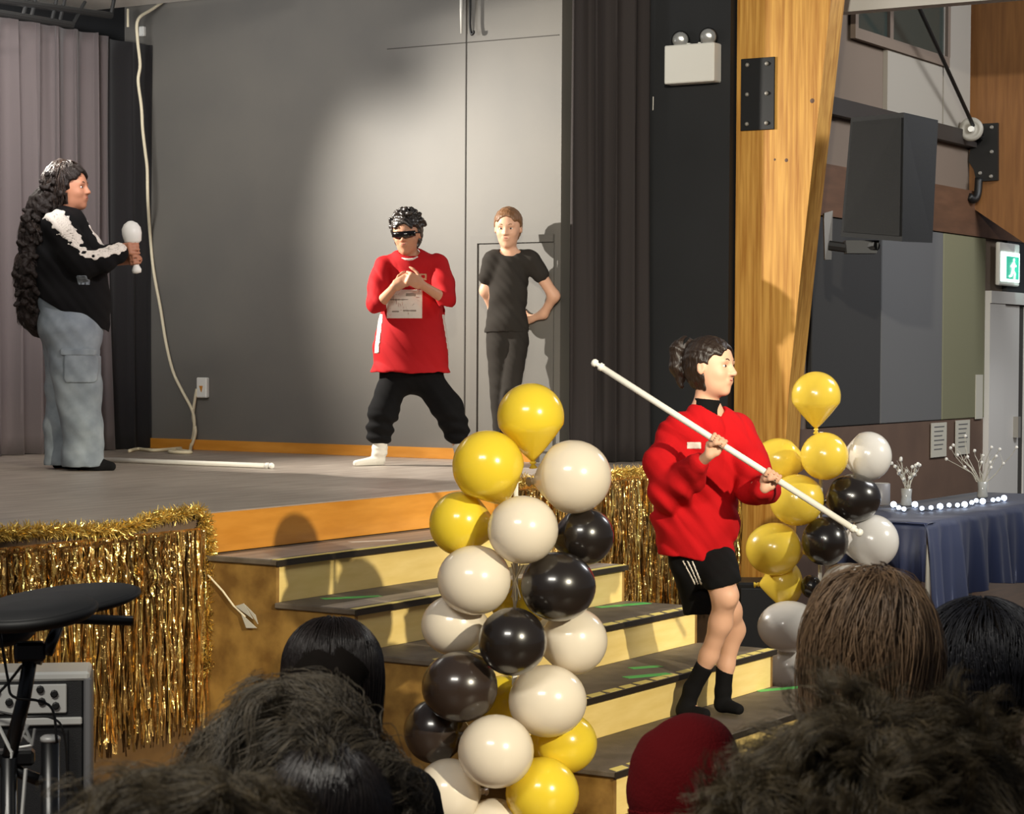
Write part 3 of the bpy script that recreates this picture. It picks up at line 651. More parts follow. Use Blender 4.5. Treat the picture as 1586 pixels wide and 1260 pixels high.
LB = [
 (822, 645, 104, 104, 'y', 0.02, (0.05, -1, 0.10), 'tall yellow balloon at the very top of the left balloon column'),
 (756, 722, 110, 112, 'y', -0.06, (0.45, -1, 0.6), 'yellow balloon just left below the topmost one of the left column'),
 (888, 738, 118, 114, 'w', -0.02, None, 'cream balloon high on the right side of the left column, touching the topmost yellow one'),
 (713, 810, 102, 98, 'y', 0.02, (1, -0.2, 0.3), 'yellow balloon sticking out left in front of the stage edge, left column'),
 (810, 820, 110, 106, 'w', -0.14, None, 'cream balloon in the centre of the left column above the crossing strings'),
 (905, 830, 92, 90, 'k', 0.05, None, 'black balloon directly under the high right cream one, left column'),
 (735, 898, 116, 108, 'w', -0.08, None, 'cream balloon directly under the left sticking yellow one, left column'),
 (864, 908, 118, 108, 'k', -0.10, None, 'black balloon right of the crossing strings, left column'),
 (803, 935, 90, 80, 'y', 0.14, None, 'yellow balloon glimpsed deep between cream and black ones, left column'),
 (704, 968, 104, 94, 'w', 0.03, None, 'cream balloon at the far left middle of the left column, half hidden'),
 (794, 993, 106, 106, 'k', -0.22, None, 'round black balloon right in the front middle of the left column'),
 (888, 992, 106, 104, 'w', 0.04, None, 'cream balloon at the right middle of the left column, behind the front black one'),
 (713, 1063, 120, 110, 'b', -0.14, None, 'brownish black shiny balloon on the left under the middle cream one, left column'),
 (674, 1132, 98, 100, 'b', 0.02, None, 'dark balloon low on the far left, tucked behind the shiny brown black one'),
 (848, 1085, 122, 112, 'w', -0.08, None, 'cream balloon below right of the front black one, left column'),
 (782, 1090, 90, 90, 'y', 0.12, None, 'pale yellow balloon glimpsed between dark and cream ones low in the left column'),
 (768, 1163, 118, 114, 'w', -0.20, None, 'cream balloon in front near the bottom of the left column, shaded on top'),
 (873, 1150, 104, 96, 'y', 0.06, None, 'yellow balloon low on the right, partly behind cream ones, left column'),
 (695, 1228, 104, 108, 'w', -0.06, None, 'cream balloon at the bottom left of the left column'),
 (840, 1228, 114, 112, 'y', -0.08, None, 'yellow balloon at the bottom right of the left column'),
 (765, 1290, 110, 108, 'w', -0.05, None, 'cream balloon cut by the lower picture edge at the foot of the left column'),
]
axl = cluster(LB, 7.6, 798, 'balloons of the left column in front of the steps')
RB = [
 (1264, 613, 76, 76, 'g', 0.0, (0.02, -1, 0.15), 'gold balloon at the very top of the right balloon column'),
 (1277, 706, 74, 74, 'g', -0.12, None, 'small gold balloon just under the topmost one, right column'),
 (1345, 706, 72, 76, 'W', 0.02, None, 'white balloon at the upper right of the right column'),
 (1206, 712, 78, 68, 'g', 0.08, None, 'gold balloon behind the red sleeve and the pole, right column'),
 (1321, 771, 86, 76, 'k', -0.04, None, 'black balloon under the upper white one, right column'),
 (1234, 774, 84, 80, 'g', -0.08, None, 'gold balloon crossed by the white pole, right column'),
 (1350, 838, 84, 84, 'W', 0.02, None, 'white balloon just beyond the lower end of the pole, right column'),
 (1278, 838, 72, 76, 'k', -0.10, None, 'black balloon left of the lower pole end, right column'),
 (1200, 850, 90, 82, 'g', -0.02, None, 'large gold balloon at the left middle of the right column'),
 (1214, 902, 86, 66, 'g', 0.07, (-1, -0.1, 0.3), 'squashed gold balloon under the large gold one, right column'),
 (1256, 908, 32, 36, 'k', 0.0, None, 'small black balloon bit between gold and white ones, right column'),
 (1313, 908, 90, 74, 'W', -0.02, None, 'pale balloon just above the light brown haired head, right column'),
 (1222, 970, 98, 80, 'W', -0.08, None, 'wide white balloon low on the left, right column'),
 (1224, 1035, 72, 74, 'W', 0.02, None, 'lowest white balloon resting by the end of the steps, right column'),
 (1262, 1040, 46, 76, 'W', 0.06, None, 'greyish white balloon half hidden behind the light brown hair, right column'),
]
axr = cluster(RB, 10.7, 1270, 'balloons of the right column beside the steps')
for ax, d, lab, zt_, pxs in ((axl, 7.6, 'left', 1.45, 798), (axr, 10.7, 'right', 1.25, 1270)):
    t = empty('balloon_stand', (ax[0], ax[1], 0)); tag(t, 'thin pale pole with round base inside the %s balloon column' % lab, 'balloon stand')
    MB().tube([(ax[0], ax[1], 0.02), (ax[0], ax[1], zt_)], 0.010, 8).build('pole', m_white, t)
    MB().lathe([(0.10, 0), (0.10, 0.012), (0.03, 0.025), (0.012, 0.04)], c=(ax[0], ax[1], 0), n=28).build('base', m_white, t, smooth=True)
sm_ = MB()
for a, b in (((792, 872), (806, 925)), ((806, 870), (792, 925)), ((797, 868), (799, 930)), ((811, 874), (788, 918))): sm_.tube([D(*a, 7.56), D(*b, 7.56)], 0.0022, 5)
tag(sm_.build('balloon_string', m_rope), 'cream strings crossing in the middle of the left balloon column', 'string')

# ---------------------------------------------------------------- gold foil
m_foil = mat('gold_foil', rgb(230, 188, 116), 0.22, metal=0.92, island=0.8, bump=0.9, bscale=30)
m_foil2 = mat('gold_tinsel', rgb(232, 198, 108), 0.3, metal=0.75, island=0.5)
def fringe(name, x0, x1, ztop, zbot, n, seed, label, y=-0.03):
    r = np.random.default_rng(seed); K = 20; V = []; Fs = []
    for i in range(n):
        x = r.uniform(x0, x1); w = r.uniform(0.0025, 0.006); L = (ztop-zbot)*r.uniform(0.82, 1.03); yy = y-r.uniform(0, 0.028)
        t = np.linspace(0, 1, K); tw = r.uniform(-0.9, 0.9)+r.uniform(-1.3, 1.3)*t+0.5*np.sin(t*r.uniform(6, 22)+r.uniform(0, 6))
        cx = x+r.normal(0, 0.012)*t+0.004*np.sin(t*r.uniform(5, 25)+r.uniform(0, 6)); cy = yy+0.006*np.sin(t*r.uniform(5, 20)+r.uniform(0, 6))
        cz = ztop-L*t; dx = np.cos(tw)*w; dy = np.sin(tw)*w; b = len(V)
        for k in range(K): V.append((cx[k]-dx[k], cy[k]-dy[k], cz[k])); V.append((cx[k]+dx[k], cy[k]+dy[k], cz[k]))
        Fs += [(b+2*k, b+2*k+1, b+2*k+3, b+2*k+2) for k in range(K-1)]
    # header tape the strips hang from
    b = len(V); V += [(x0, y+0.004, ztop-0.012), (x1, y+0.004, ztop-0.012), (x1, y+0.004, ztop+0.006), (x0, y+0.004, ztop+0.006)]; Fs.append((b, b+1, b+2, b+3))
    o = link_mesh(name, V, Fs, m_foil, smooth=False); tag(o, label, 'foil fringe', kind='stuff'); return o
def tinsel(name, path, rad, n, seed, label, cat='garland'):
    r = np.random.default_rng(seed); P = bez(path, 200); V = []; Fs = []
    for i in range(n):
        k = r.integers(0, len(P)-1); c = P[k]+(P[k+1]-P[k])*r.random(); d = r.normal(size=3); d /= np.linalg.norm(d); L = rad*r.uniform(0.5, 1.15)
        s_ = np.cross(d, r.normal(size=3)); s_ /= np.linalg.norm(s_); w = r.uniform(0.0012, 0.003)
        e = c+d*L; mid = c+d*L*0.55+r.normal(size=3)*rad*0.12; b = len(V)
        V += [c-s_*w, c+s_*w, mid+s_*w, mid-s_*w, e+s_*w*0.4, e-s_*w*0.4]; Fs += [(b, b+1, b+2, b+3), (b+3, b+2, b+4, b+5)]
    o = link_mesh(name, V, Fs, m_foil2, smooth=False); tag(o, label, cat, kind='stuff'); return o
fringe('foil_fringe', -3.1, -0.02, SH-0.06, 0.14, 1200, 1, 'gold foil fringe hanging down the stage front left of the steps')
fringe('foil_fringe', -3.1, -0.25, SH-0.075, 0.70, 420, 12, 'shorter bright foil fringe layer over the top of the long one', y=-0.062)
fringe('foil_fringe', 2.16, 4.76, SH-0.03, 0.18, 900, 2, 'gold foil fringe hanging on the stage front right of the steps')
pth = [(x, -0.03-0.01*math.sin(x*9), SH+0.006+0.012*math.sin(x*5+1)-(0.02 if x < -0.45 else 0)) for x in np.linspace(-3.1, -0.03, 22)]
tinsel('tinsel_garland', pth, 0.042, 10000, 3, 'gold tinsel garland along the stage edge above the left fringe')
tinsel('tinsel_garland', [(-0.02, -0.03, SH), (0.01, -0.04, SH-0.2), (0.0, -0.035, SH-0.45), (0.01, -0.035, 0.35)], 0.042, 2600, 4, 'dark gold tinsel hanging straight down at the corner where fringe meets steps')
tinsel('tinsel_garland', [(x, -0.03, SH+0.004+0.01*math.sin(x*6)) for x in np.linspace(2.16, 4.76, 14)], 0.045, 4200, 5, 'gold tinsel garland along the stage edge right of the steps')

# ---------------------------------------------------------------- poles
m_tube = mat('white_tube', rgb(240, 236, 226), 0.35)
def pole(a, b, r, label, nring=2):
    a = np.array(a); b = np.array(b); t = empty('pole', (a+b)/2-np.array([0, 0, r])); tag(t, label, 'pole')
    d = (b-a)/np.linalg.norm(b-a)
    MB().tube([a, b], r, 14).build('tube', m_tube, t, smooth=True)
    for e, s in ((a, -1), (b, 1)):
        R = basis(d*s)
        MB().lathe([(r*0.9, 0), (r*1.25, 0.002), (r*1.25, 0.016), (r*0.7, 0.02), (r*0.7, 0.028), (r*1.2, 0.03), (r*1.25, 0.042), (r*0.8, 0.05), (0.001, 0.052)], c=e, R=R, n=14).build('end_cap', m_white, t, smooth=True)
    return t
pole(PZ(150, 711, SH+0.015), PZ(412, 721, SH+0.015), 0.014, 'long white pole lying on the stage floor near the rope coil')
WD = 8.823
pole(D(934, 570, WD-0.33), D(1318, 816, WD-0.44), 0.0125, 'long white pole held slanting across the body by the walking performer')

# ---------------------------------------------------------------- table with lights
m_navy = mat('navy_tablecloth', rgb(20, 32, 66), 0.55, sheen=0.1)
tx0, tx1, ty0, ty1, tz = 4.22, 6.9, -1.38, -0.66, 0.74
tb = empty('table', ((tx0+tx1)/2, (ty0+ty1)/2, 0)); tag(tb, 'long folding table with pale wood top in the dim corner by the exit', 'table')
MB().rbox((tx0-0.02, ty0, tz-0.03), (tx1, ty1, tz), 0.006).build('table_top', mat('pale_table_wood', rgb(168, 150, 100), 0.5, col2=rgb(150, 130, 84), nscale=12), tb)
for x in (tx0+0.25, tx1-0.25):
    for y in (ty0+0.08, ty1-0.08): MB().tube([(x, y, 0), (x, y, tz-0.03)], 0.015, 8).build('leg', m_white, tb)
r = np.random.default_rng(4); G = []
nu = 90
for i in range(nu):
    x = tx0-0.035+(tx1-tx0+0.05)*i/(nu-1); row = []
    fo = 0.018*math.sin(i*0.55)+0.01*math.sin(i*1.3+1)
    drop = 0.46-0.12*(i/(nu-1))+0.03*math.sin(i*0.16)
    for y, z in ((ty1-0.02, tz+0.004), (ty1-0.3, tz+0.006), (ty0+0.1, tz+0.006), (ty0-0.006, tz+0.004), (ty0-0.02-fo*0.3, tz-0.03), (ty0-0.03-fo, tz-drop*0.35), (ty0-0.035-fo*1.5, tz-drop*0.7), (ty0-0.04-fo*2, tz-drop)): row.append((x, y, z))
    G.append(row)
tag(MB().sheet(np.array(G), (0, 0.0, -0.003)).build('tablecloth', m_navy, smooth=True), 'shiny navy blue cloth draped over the long table by the exit', 'tablecloth')
tcl = bpy.data.objects['tablecloth']; G = []
for i in range(30):
    y = ty0-0.02+0.50*i/29; fo = 0.012*math.sin(i*0.9); G.append([(tx0-0.03+0.12, y, tz+0.006), (tx0-0.022, y, tz+0.006), (tx0-0.03, y, tz-0.03), (tx0-0.04+fo, y, tz-0.14), (tx0-0.05+fo*1.4, y, tz-0.30+0.05*i/29)])
MB().sheet(np.array(G), (0.003, 0, -0.002)).build('end_drape', m_navy, tcl, smooth=True)
fl = empty('string_lights', (5.2, -1.2, tz+0.006)); tag(fl, 'string of small cold white fairy lights lying along the table edge', 'fairy lights')
lp = [PZ(px, py, tz+0.02) for px, py in ((1384, 783), (1392, 788), (1400, 790), (1417, 783), (1428, 789), (1442, 788), (1456, 786), (1470, 784), (1483, 784), (1494, 783), (1505, 780), (1512, 777), (1522, 778), (1538, 776), (1546, 775), (1555, 773))]
lp = [np.array([q[0], max(q[1], ty0+0.02), tz+0.016]) for q in lp]
MB().tube(bez(lp, 60), 0.003, 5).build('wire', m_cable, fl)
m_led = mat('cold_led', rgb(220, 235, 255), 0.3, emit=(0.62, 0.76, 1.0, 1), estr=5.0)
for i, q in enumerate(lp): MB().ball(q+np.array([0, 0, 0.012]), 0.013 if i % 3 else 0.018, nu=10, nv=6).build('bulb', m_led, fl, smooth=True)
def twigs(cx, cy, cz, hgt, seed, label):
    t = empty('twig_vase', (cx, cy, cz)); tag(t, label, 'vase'); rr = np.random.default_rng(seed)
    MB().lathe([(0.03, 0), (0.035, 0.01), (0.028, 0.05), (0.032, 0.10), (0.026, 0.10), (0.022, 0.05)], c=(cx, cy, cz), n=16).build('vase_body', mat('clear_vase_glass', rgb(170, 170, 165), 0.15), t, smooth=True)
    tw = MB(); tips = []
    for k in range(11):
        a = rr.uniform(0, 6.28); sp = rr.uniform(0.4, 1.0); p = [np.array([cx, cy, cz+0.08])]
        lean = rt*math.cos(a)*sp+fw*math.sin(a)*sp*0.5+np.array([0, 0, 1.0])
        for j in range(5): p.append(p[-1]+lean*hgt/6+rr.normal(size=3)*0.008); lean = lean+rr.normal(size=3)*0.15
        tw.tube(p, np.linspace(0.004, 0.0015, 6), 5); tips.append(p[-1]); tips.append(p[3])
        e = p[3]+(p[4]-p[3])*0.2+rt*rr.uniform(-0.05, 0.05)+np.array([0, 0, 0.05]); tw.tube([p[3], e], (0.002, 0.001), 5)
    tw.build('twigs', m_paper, t)
    for q in tips[::2]+tips[1::4]: MB().ball(q, 0.011, nu=8, nv=6).build('twig_bud', m_white, t, smooth=True)
p1 = PZ(1434, 787, tz); p2 = PZ(1552, 776, tz)
twigs(p1[0], p1[1]+0.12, tz+0.01, 0.19, 5, 'vase of pale bare twigs with white buds on the table, nearer the balloons')
twigs(p2[0]+0.1, p2[1]+0.16, tz+0.01, 0.26, 6, 'vase of pale budding twigs on the table in front of the door frame')
q = PZ(1402, 783, tz); cc = empty('candle_jar', (q[0], q[1]+0.15, tz+0.0)); tag(cc, 'grey frosted glass jar on the table left of the twigs', 'jar')
MB().lathe([(0.05, 0), (0.052, 0.004), (0.052, 0.125), (0.045, 0.128)], c=(q[0], q[1]+0.15, tz), n=24).build('jar_glass', mat('frosted_grey_glass', rgb(140, 138, 140), 0.4), cc, smooth=True)
MB().lathe([(0.045, 0.128), (0.045, 0.129), (0.002, 0.130)], c=(q[0], q[1]+0.15, tz), n=20).build('jar_rim', m_paper, cc)
# stack of brown boxes under the table end, white chair behind the cloth
o = MB().rbox((4.35, -1.12, 0.0), (4.85, -0.75, 0.52), 0.01).build('crate', mat('dull_brown_board', rgb(92, 78, 66), 0.8)); tag(o, 'dull brown box standing under the left end of the table', 'box')
o = empty('chair', (7.9, -1.3, 0)); tag(o, 'pale metal stacking chair standing beyond the blue cloth', 'chair')
MB().rbox((7.68, -1.52, 0.43), (8.12, -1.08, 0.455), 0.01).build('seat', m_plas, o)
MB().rbox((8.08, -1.50, 0.6), (8.11, -1.10, 0.85), 0.01).build('backrest', m_plas, o)
for x in (7.7, 8.1):
    for y in (-1.5, -1.1): MB().tube([(x, y, 0), (x, y, 0.85 if x > 8 else 0.43)], 0.011, 8).build('leg', m_plas, o)
# black subwoofer at the foot of the post
b = D(1176, 1008, 11.75); sb = empty('subwoofer', (b[0], b[1], 0)); tag(sb, 'low black speaker box standing on the floor at the foot of the timber post', 'speaker')
Rz = np.array([rt*[1, 1, 0], fw*[1, 1, 0], [0, 0, 1]]).T
MB().rbox((-0.14, -0.14, 0), (0.17, 0.16, 0.42), 0.012, R=Rz, c=(b[0], b[1], 0.0)).build('cabinet', m_bluebk, sb)
MB().rbox((-0.12, -0.152, 0.03), (0.15, -0.139, 0.39), 0.004, R=Rz, c=(b[0], b[1], 0.0)).build('grille', m_black, sb)

# ---------------------------------------------------------------- amplifier
ac = D(58, 1150, 7.25); ac[2] = 0; Ra = np.array([rt*[1, 1, 0], fw*[1, 1, 0], [0, 0, 1]]).T; ry = R_(9)
Ra = Ra @ np.array([[math.cos(ry), -math.sin(ry), 0], [math.sin(ry), math.cos(ry), 0], [0, 0, 1]])
am = empty('guitar_amplifier', ac); tag(am, 'black guitar amplifier with silver control panel in front of the gold fringe', 'amplifier')
sA = 7.25/F_; hA = CAM[2]-(1040-540)*sA
m_silv = mat('brushed_silver', rgb(206, 206, 202), 0.4, metal=0.15); m_vin = mat('black_amp_vinyl', rgb(24, 24, 26), 0.6, bump=0.2, bscale=300)
MB().rbox((-0.36, 0.0, 0.01), (0.155, 0.22, hA-0.012), 0.012, R=Ra, c=ac).build('amp_cabinet', m_vin, am)
MB().rbox((-0.36, -0.012, hA-0.03), (0.17, 0.22, hA), 0.008, R=Ra, c=ac).build('amp_top', m_silv, am)
MB().rbox((0.150, -0.012, 0.0), (0.176, 0.22, hA-0.02), 0.006, R=Ra, c=ac).build('corner_trim', mat('grey_corner_trim', rgb(118, 118, 120), 0.5, metal=0.2), am)
pn = MB().rbox((-0.35, -0.016, hA-0.135), (0.095, 0.0, hA-0.04), 0.003, R=Ra, c=ac).build('control_panel', m_silv, am)
for i, (u, v) in enumerate(((-0.32, 0.07), (-0.25, 0.05), (-0.19, 0.075), (-0.13, 0.05), (-0.09, 0.085), (-0.035, 0.060), (0.01, 0.045), (0.015, 0.085), (0.055, 0.06), (0.06, 0.10))):
    c = ac+Ra@np.array([u, -0.016, hA-v-0.01]); MB().lathe([(0.013, 0), (0.013, 0.012), (0.009, 0.014)], c=c, R=basis(-Ra[:, 1]), n=8).build('knob', m_bluebk, pn)
MB().rbox((-0.36, -0.02, hA-0.175), (0.145, 0.0, hA-0.15), 0.004, R=Ra, c=ac).build('silver_strip', m_silv, am)
MB().rbox((-0.34, -0.010, 0.04), (0.10, 0.0, hA-0.19), 0.003, R=Ra, c=ac).build('grille_cloth', mat('black_grille_cloth', rgb(34, 34, 36), 0.8, bump=0.4, bscale=300), am)
am2 = MB().tube(bez([ac+Ra@np.array([x, y, z]) for x, y, z in ((-0.2, -0.05, hA-0.10), (-0.05, -0.09, hA-0.13), (0.05, -0.08, hA-0.14), (0.09, -0.07, hA-0.2), (0.1, -0.06, hA-0.4), (0.1, -0.06, 0.02))], 40), 0.004, 6).build('cable', m_cable)
tag(am2, 'thin black cable hanging in front of the amplifier', 'cable')

# ---------------------------------------------------------------- electronic drum kit (foreground left)
DK = 4.6
def K(px, py, dd=0.0): return D(px, py, DK+dd)
dk = empty('drum_kit', (K(40, 1200)[0], K(40, 1200)[1], 0)); tag(dk, 'black electronic drum kit with flat pads on a tube rack at the left edge', 'drum kit')
m_rub = mat('black_rubber_pad', rgb(16, 16, 16), 0.6); m_tub = mat('black_rack_tube', rgb(16, 16, 17), 0.3)
def pad(c, r, th, nrm, nm='drum_pad'):
    R = basis(nrm)
    o = MB().lathe([(r*0.2, -th*1.2), (r*0.9, -th), (r, -th*0.3), (r, th*0.3), (r*0.96, th*0.6)], c=c, R=R, n=48).build(nm, m_rub, dk, smooth=True)
    MB().lathe([(r*0.95, th*0.5), (r*0.93, th*0.75), (r*0.3, th*1.0), (0.001, th*1.1)], c=c, R=R, n=48).build('pad_skin', mat('grey_black_skin', rgb(26, 26, 26), 0.6), o, smooth=True)
upv = np.array([0, 0, 1.0])
pad(K(95, 930, 0.25), 0.175, 0.012, upv*1.0-fw*0.07-rt*0.10, 'cymbal_pad')
pad(K(45, 947, -0.10), 0.14, 0.016, upv*1.0-fw*0.10-rt*0.06)
pad(K(-40, 975, 0.1), 0.13, 0.018, upv*1.0-fw*0.08+rt*0.02)
MB().tube([K(-60, 962, 0.0), K(60, 956, 0.05), K(205, 961, 0.1)], 0.011, 10).build('rack_arm', m_tub, dk, smooth=True)
MB().tube(bez([K(90, 962, 0.05), K(88, 975, 0.03), K(80, 992, 0.0), K(73, 1012, 0.0)], 16), 0.013, 10).build('rack_arm', m_tub, dk, smooth=True)
MB().rbox((-0.032, -0.02, -0.02), (0.032, 0.02, 0.02), 0.006, R=Ra, c=K(47, 1008)).build('clamp', m_tub, dk)
MB().tube([K(28, 1012), K(66, 1020)], 0.014, 8).build('clamp_knob', m_tub, dk)
MB().tube([K(50, 1000, 0), K(36, 1085, 0), K(14, 1172, -0.02)], 0.0155, 10).build('rack_tube', m_tub, dk, smooth=True)
g0 = K(14, 1172, -0.02); MB().tube([g0, (g0[0], g0[1], 0.02)], 0.017, 10).build('rack_tube', m_tub, dk, smooth=True)
MB().rbox((-0.05, -0.022, -0.016), (0.05, 0.022, 0.016), 0.006, R=Ra, c=K(16, 1172)).build('clamp', m_tub, dk)
MB().tube([K(-10, 1170), K(30, 1195), K(62, 1208)], 0.013, 8).build('rack_arm', m_tub, dk, smooth=True)
g1 = K(78, 1147, 0.0); MB().tube([g1, (g1[0], g1[1], 0.02)], 0.020, 12).build('leg', m_tub, dk, smooth=True)
MB().lathe([(0.021, 0), (0.021, 0.008), (0.015, 0.012)], c=g1, n=16).build('tube_cap', m_silv, dk, smooth=True)
MB().tube([K(62, 1205), K(80, 1208)], 0.014, 8).build('clamp', m_tub, dk)
for a, b in (((18, 1165), (10, 1260)), ((40, 1190), (34, 1262)), ((-4, 1120), (18, 1165))): MB().tube([K(*a, -0.03), K(*b, -0.03)], 0.004, 6).build('spring_rod', m_silv, dk)
for pts_ in (((0, 980), (12, 1050), (20, 1078), (60, 1085), (82, 1100), (88, 1150)), ((34, 1030), (10, 1060), (-20, 1090))):
    MB().tube(bez([K(*q, -0.05) for q in pts_], 30), 0.003, 6).build('trigger_cable', m_cable, dk, smooth=True)
cg = MB()
for a, b in (((25, 1158), (36, 1118)), ((36, 1118), (50, 1154)), ((25, 1158), (50, 1154)), ((28, 1130), (46, 1148)), ((30, 1148), (44, 1122)), ((50, 1154), (54, 1128))): cg.tube([K(*a, 0.1), K(*b, 0.1)], 0.0035, 6)
cg.build('wire_bracket', m_silv, dk)

# ---------------------------------------------------------------- people
m_skin = mat('warm_skin', rgb(206, 150, 118), 0.5, spec=0.35); m_skin2 = mat('brown_skin', rgb(176, 120, 92), 0.5, spec=0.35)
m_skin3 = mat('pale_skin', rgb(222, 172, 142), 0.5, spec=0.35)
m_lip = mat('lip', rgb(170, 92, 84), 0.45); m_eye = mat('eye_white', rgb(226, 220, 212), 0.25); m_iris = mat('dark_iris', rgb(36, 24, 18), 0.2)
m_hairb = mat('dark_brown_hair', rgb(38, 27, 20), 0.42, bump=0.6, bscale=90, bstretch=(1, 1, 0.15))
m_hairk = mat('black_curly_hair', rgb(28, 20, 16), 0.65, spec=0.25, bump=0.8, bscale=70)
m_hairl = mat('light_brown_hair', rgb(120, 84, 54), 0.45, bump=0.6, bscale=90, bstretch=(1, 1, 0.15))
m_curl = mat('brown_curls', rgb(52, 38, 30), 0.4, island=0.6)
m_red = mat('red_jersey', rgb(180, 20, 26), 0.8, bump=0.08, bscale=300, spec=0.25)
m_red2 = mat('red_fleece', rgb(192, 18, 24), 0.9, bump=0.12, bscale=220, spec=0.2)
m_blk = mat('black_clothing', rgb(13, 12, 13), 0.9, bump=0.08, bscale=250, spec=0.2)
m_charc = mat('charcoal_clothing', rgb(50, 46, 42), 0.9, bump=0.08, bscale=250, spec=0.2)
m_jean = mat('pale_blue_denim', rgb(112, 120, 128), 0.85, col2=rgb(138, 146, 152), nscale=9, bump=0.1, bscale=300)
m_sock = mat('white_sock', rgb(226, 220, 208), 0.85, bump=0.2, bscale=250)
m_prt = mat('white_print', rgb(228, 218, 206), 0.6)
YR = YAW-math.pi/2

def folds(a, f, ph=0.0):
    # deeper hanging folds: ridged waves, mostly running down the cloth, plus soft wrinkles
    w = wob(a*0.5, f*1.3, ph)
    def fn(X, Y, Z):
        u = X*1.0+0.25*Z+0.06*np.sin(Z*9+ph)+Y*0.6
        r1 = 1-2*np.abs(np.sin(u*f+ph+1.2*np.sin(Z*7+ph*2)))**0.7
        r2 = 1-2*np.abs(np.sin((Z*0.9+X*0.6)*f*0.8+2*np.sin(X*8+ph)))**0.7
        m = 0.5+0.5*np.sin(X*11+ph)*np.sin(Z*8+1+ph)
        return a*(0.55*r1*(1-m)+0.55*r2*m)+w(X, Y, Z)
    return fn

class Person:
    def __init__(s, px0, py0, depth=None, z0=None, label='', name='person'):
        if depth is None: b = PZ(px0, py0, z0); depth = depth_of(b)
        else: b = D(px0, py0, depth); 
        if z0 is not None: b[2] = z0
        s.px, s.py, s.d, s.s = px0, py0, depth, depth/F_
        s.root = empty(name, b, YR); s.M = np.array(s.root_M())
        tag(s.root, label, 'person')
    def root_M(s): return WM[s.root.name]
    def L(s, px, py, dy=0.0): return s.M[:3, :3].T@(D(px, py, s.d+dy)-s.M[:3, 3])
    def w(s, p): return s.M[:3, :3]@np.asarray(p)+s.M[:3, 3]
    def mesh(s, V, name, m, parent=None): return V.mesh(name, m, parent or s.root, s.M)
    def mb(s, mb, name, m, parent=None, smooth=True):
        V = np.array(mb.v)@s.M[:3, :3].T+s.M[:3, 3]; return link_mesh(name, V, mb.f, m, parent or s.root, smooth)

def hframe(yaw, pitch=0.0, roll=0.0):
    f = np.array([math.sin(yaw)*math.cos(pitch), -math.cos(yaw)*math.cos(pitch), math.sin(pitch)])
    u = np.array([0, 0, 1.0]); x = np.cross(f, u); x /= np.linalg.norm(x); u = np.cross(x, f)
    x2 = x*math.cos(roll)+u*math.sin(roll); u2 = -x*math.sin(roll)+u*math.cos(roll)
    return np.array([x2, f, u2]).T
def add_head(V, c, h, R):
    def T(x, y, z): return c+R@(np.array([x, y, z])*h)
    V.ell(T(0, -0.06, 0.13), np.array([0.335, 0.42, 0.37])*h, R, k=0.01)
    V.ell(T(0, 0.07, -0.10), np.array([0.28, 0.30, 0.37])*h, R, k=0.03)
    V.ell(T(0, 0.13, -0.32), np.array([0.18, 0.19, 0.15])*h, R, k=0.03)
    V.ell(T(0, 0.26, -0.42), np.array([0.075, 0.07, 0.06])*h, R, k=0.02)
    for sx in (-1, 1):
        V.ell(T(sx*0.15, 0.23, -0.13), np.array([0.09, 0.09, 0.09])*h, R, k=0.02)
        V.ell(T(sx*0.13, 0.385, 0.0), np.array([0.085, 0.06, 0.05])*h, R, k=0.02, op='s')
    V.cone(T(-0.17, 0.31, 0.085), T(0.17, 0.31, 0.085), 0.035*h, k=0.015)
    V.cone(T(0, 0.34, 0.05), T(0, 0.43, -0.12), 0.026*h, 0.046*h, k=0.012)
    for sx in (-1, 1): V.ell(T(sx*0.05, 0.385, -0.135), np.array([0.035, 0.04, 0.03])*h, R, k=0.008)
    V.cone(T(-0.075, 0.345, -0.235), T(0.075, 0.345, -0.235), 0.025*h, k=0.008)
    V.cone(T(-0.06, 0.34, -0.275), T(0.06, 0.34, -0.275), 0.026*h, k=0.008)
    for sx in (-1, 1):
        V.ell(T(sx*0.335, -0.03, -0.03), np.array([0.035, 0.075, 0.125])*h, R, k=0.008)
        V.ell(T(sx*0.365, -0.01, -0.02), np.array([0.018, 0.04, 0.07])*h, R, k=0.006, op='s')
def hair_base(H, c, h, R, e):
    def T(x, y, z): return c+R@(np.array([x, y, z])*h)
    H.ell(T(0, -0.06, 0.13), np.array([0.335+e, 0.42+e, 0.37+e])*h, R, k=0.01)
    H.ell(T(0, 0.07, -0.10), np.array([0.28+e, 0.30+e, 0.37+e])*h, R, k=0.03)
    H.ell(T(0, -0.20, -0.10), np.array([0.25+e, 0.22+e, 0.26+e])*h, R, k=0.03)
def hairline(H, c, h, R, top=0.30, w=0.27):
    def T(x, y, z): return c+R@(np.array([x, y, z])*h)
    H.ell(T(0, 0.46, top-0.46), np.array([w, 0.34, 0.46])*h, R, k=0.012, op='s')
    for sx in (-1, 1): H.ell(T(sx*0.33, 0.27, 0.03), np.array([0.15, 0.17, 0.17])*h, R, k=0.012, op='s')
    H.rb(T(0, 0.48, -0.42), np.array([0.6, 0.47, 0.42])*h, 0.02*h, R, k=0.012, op='s')
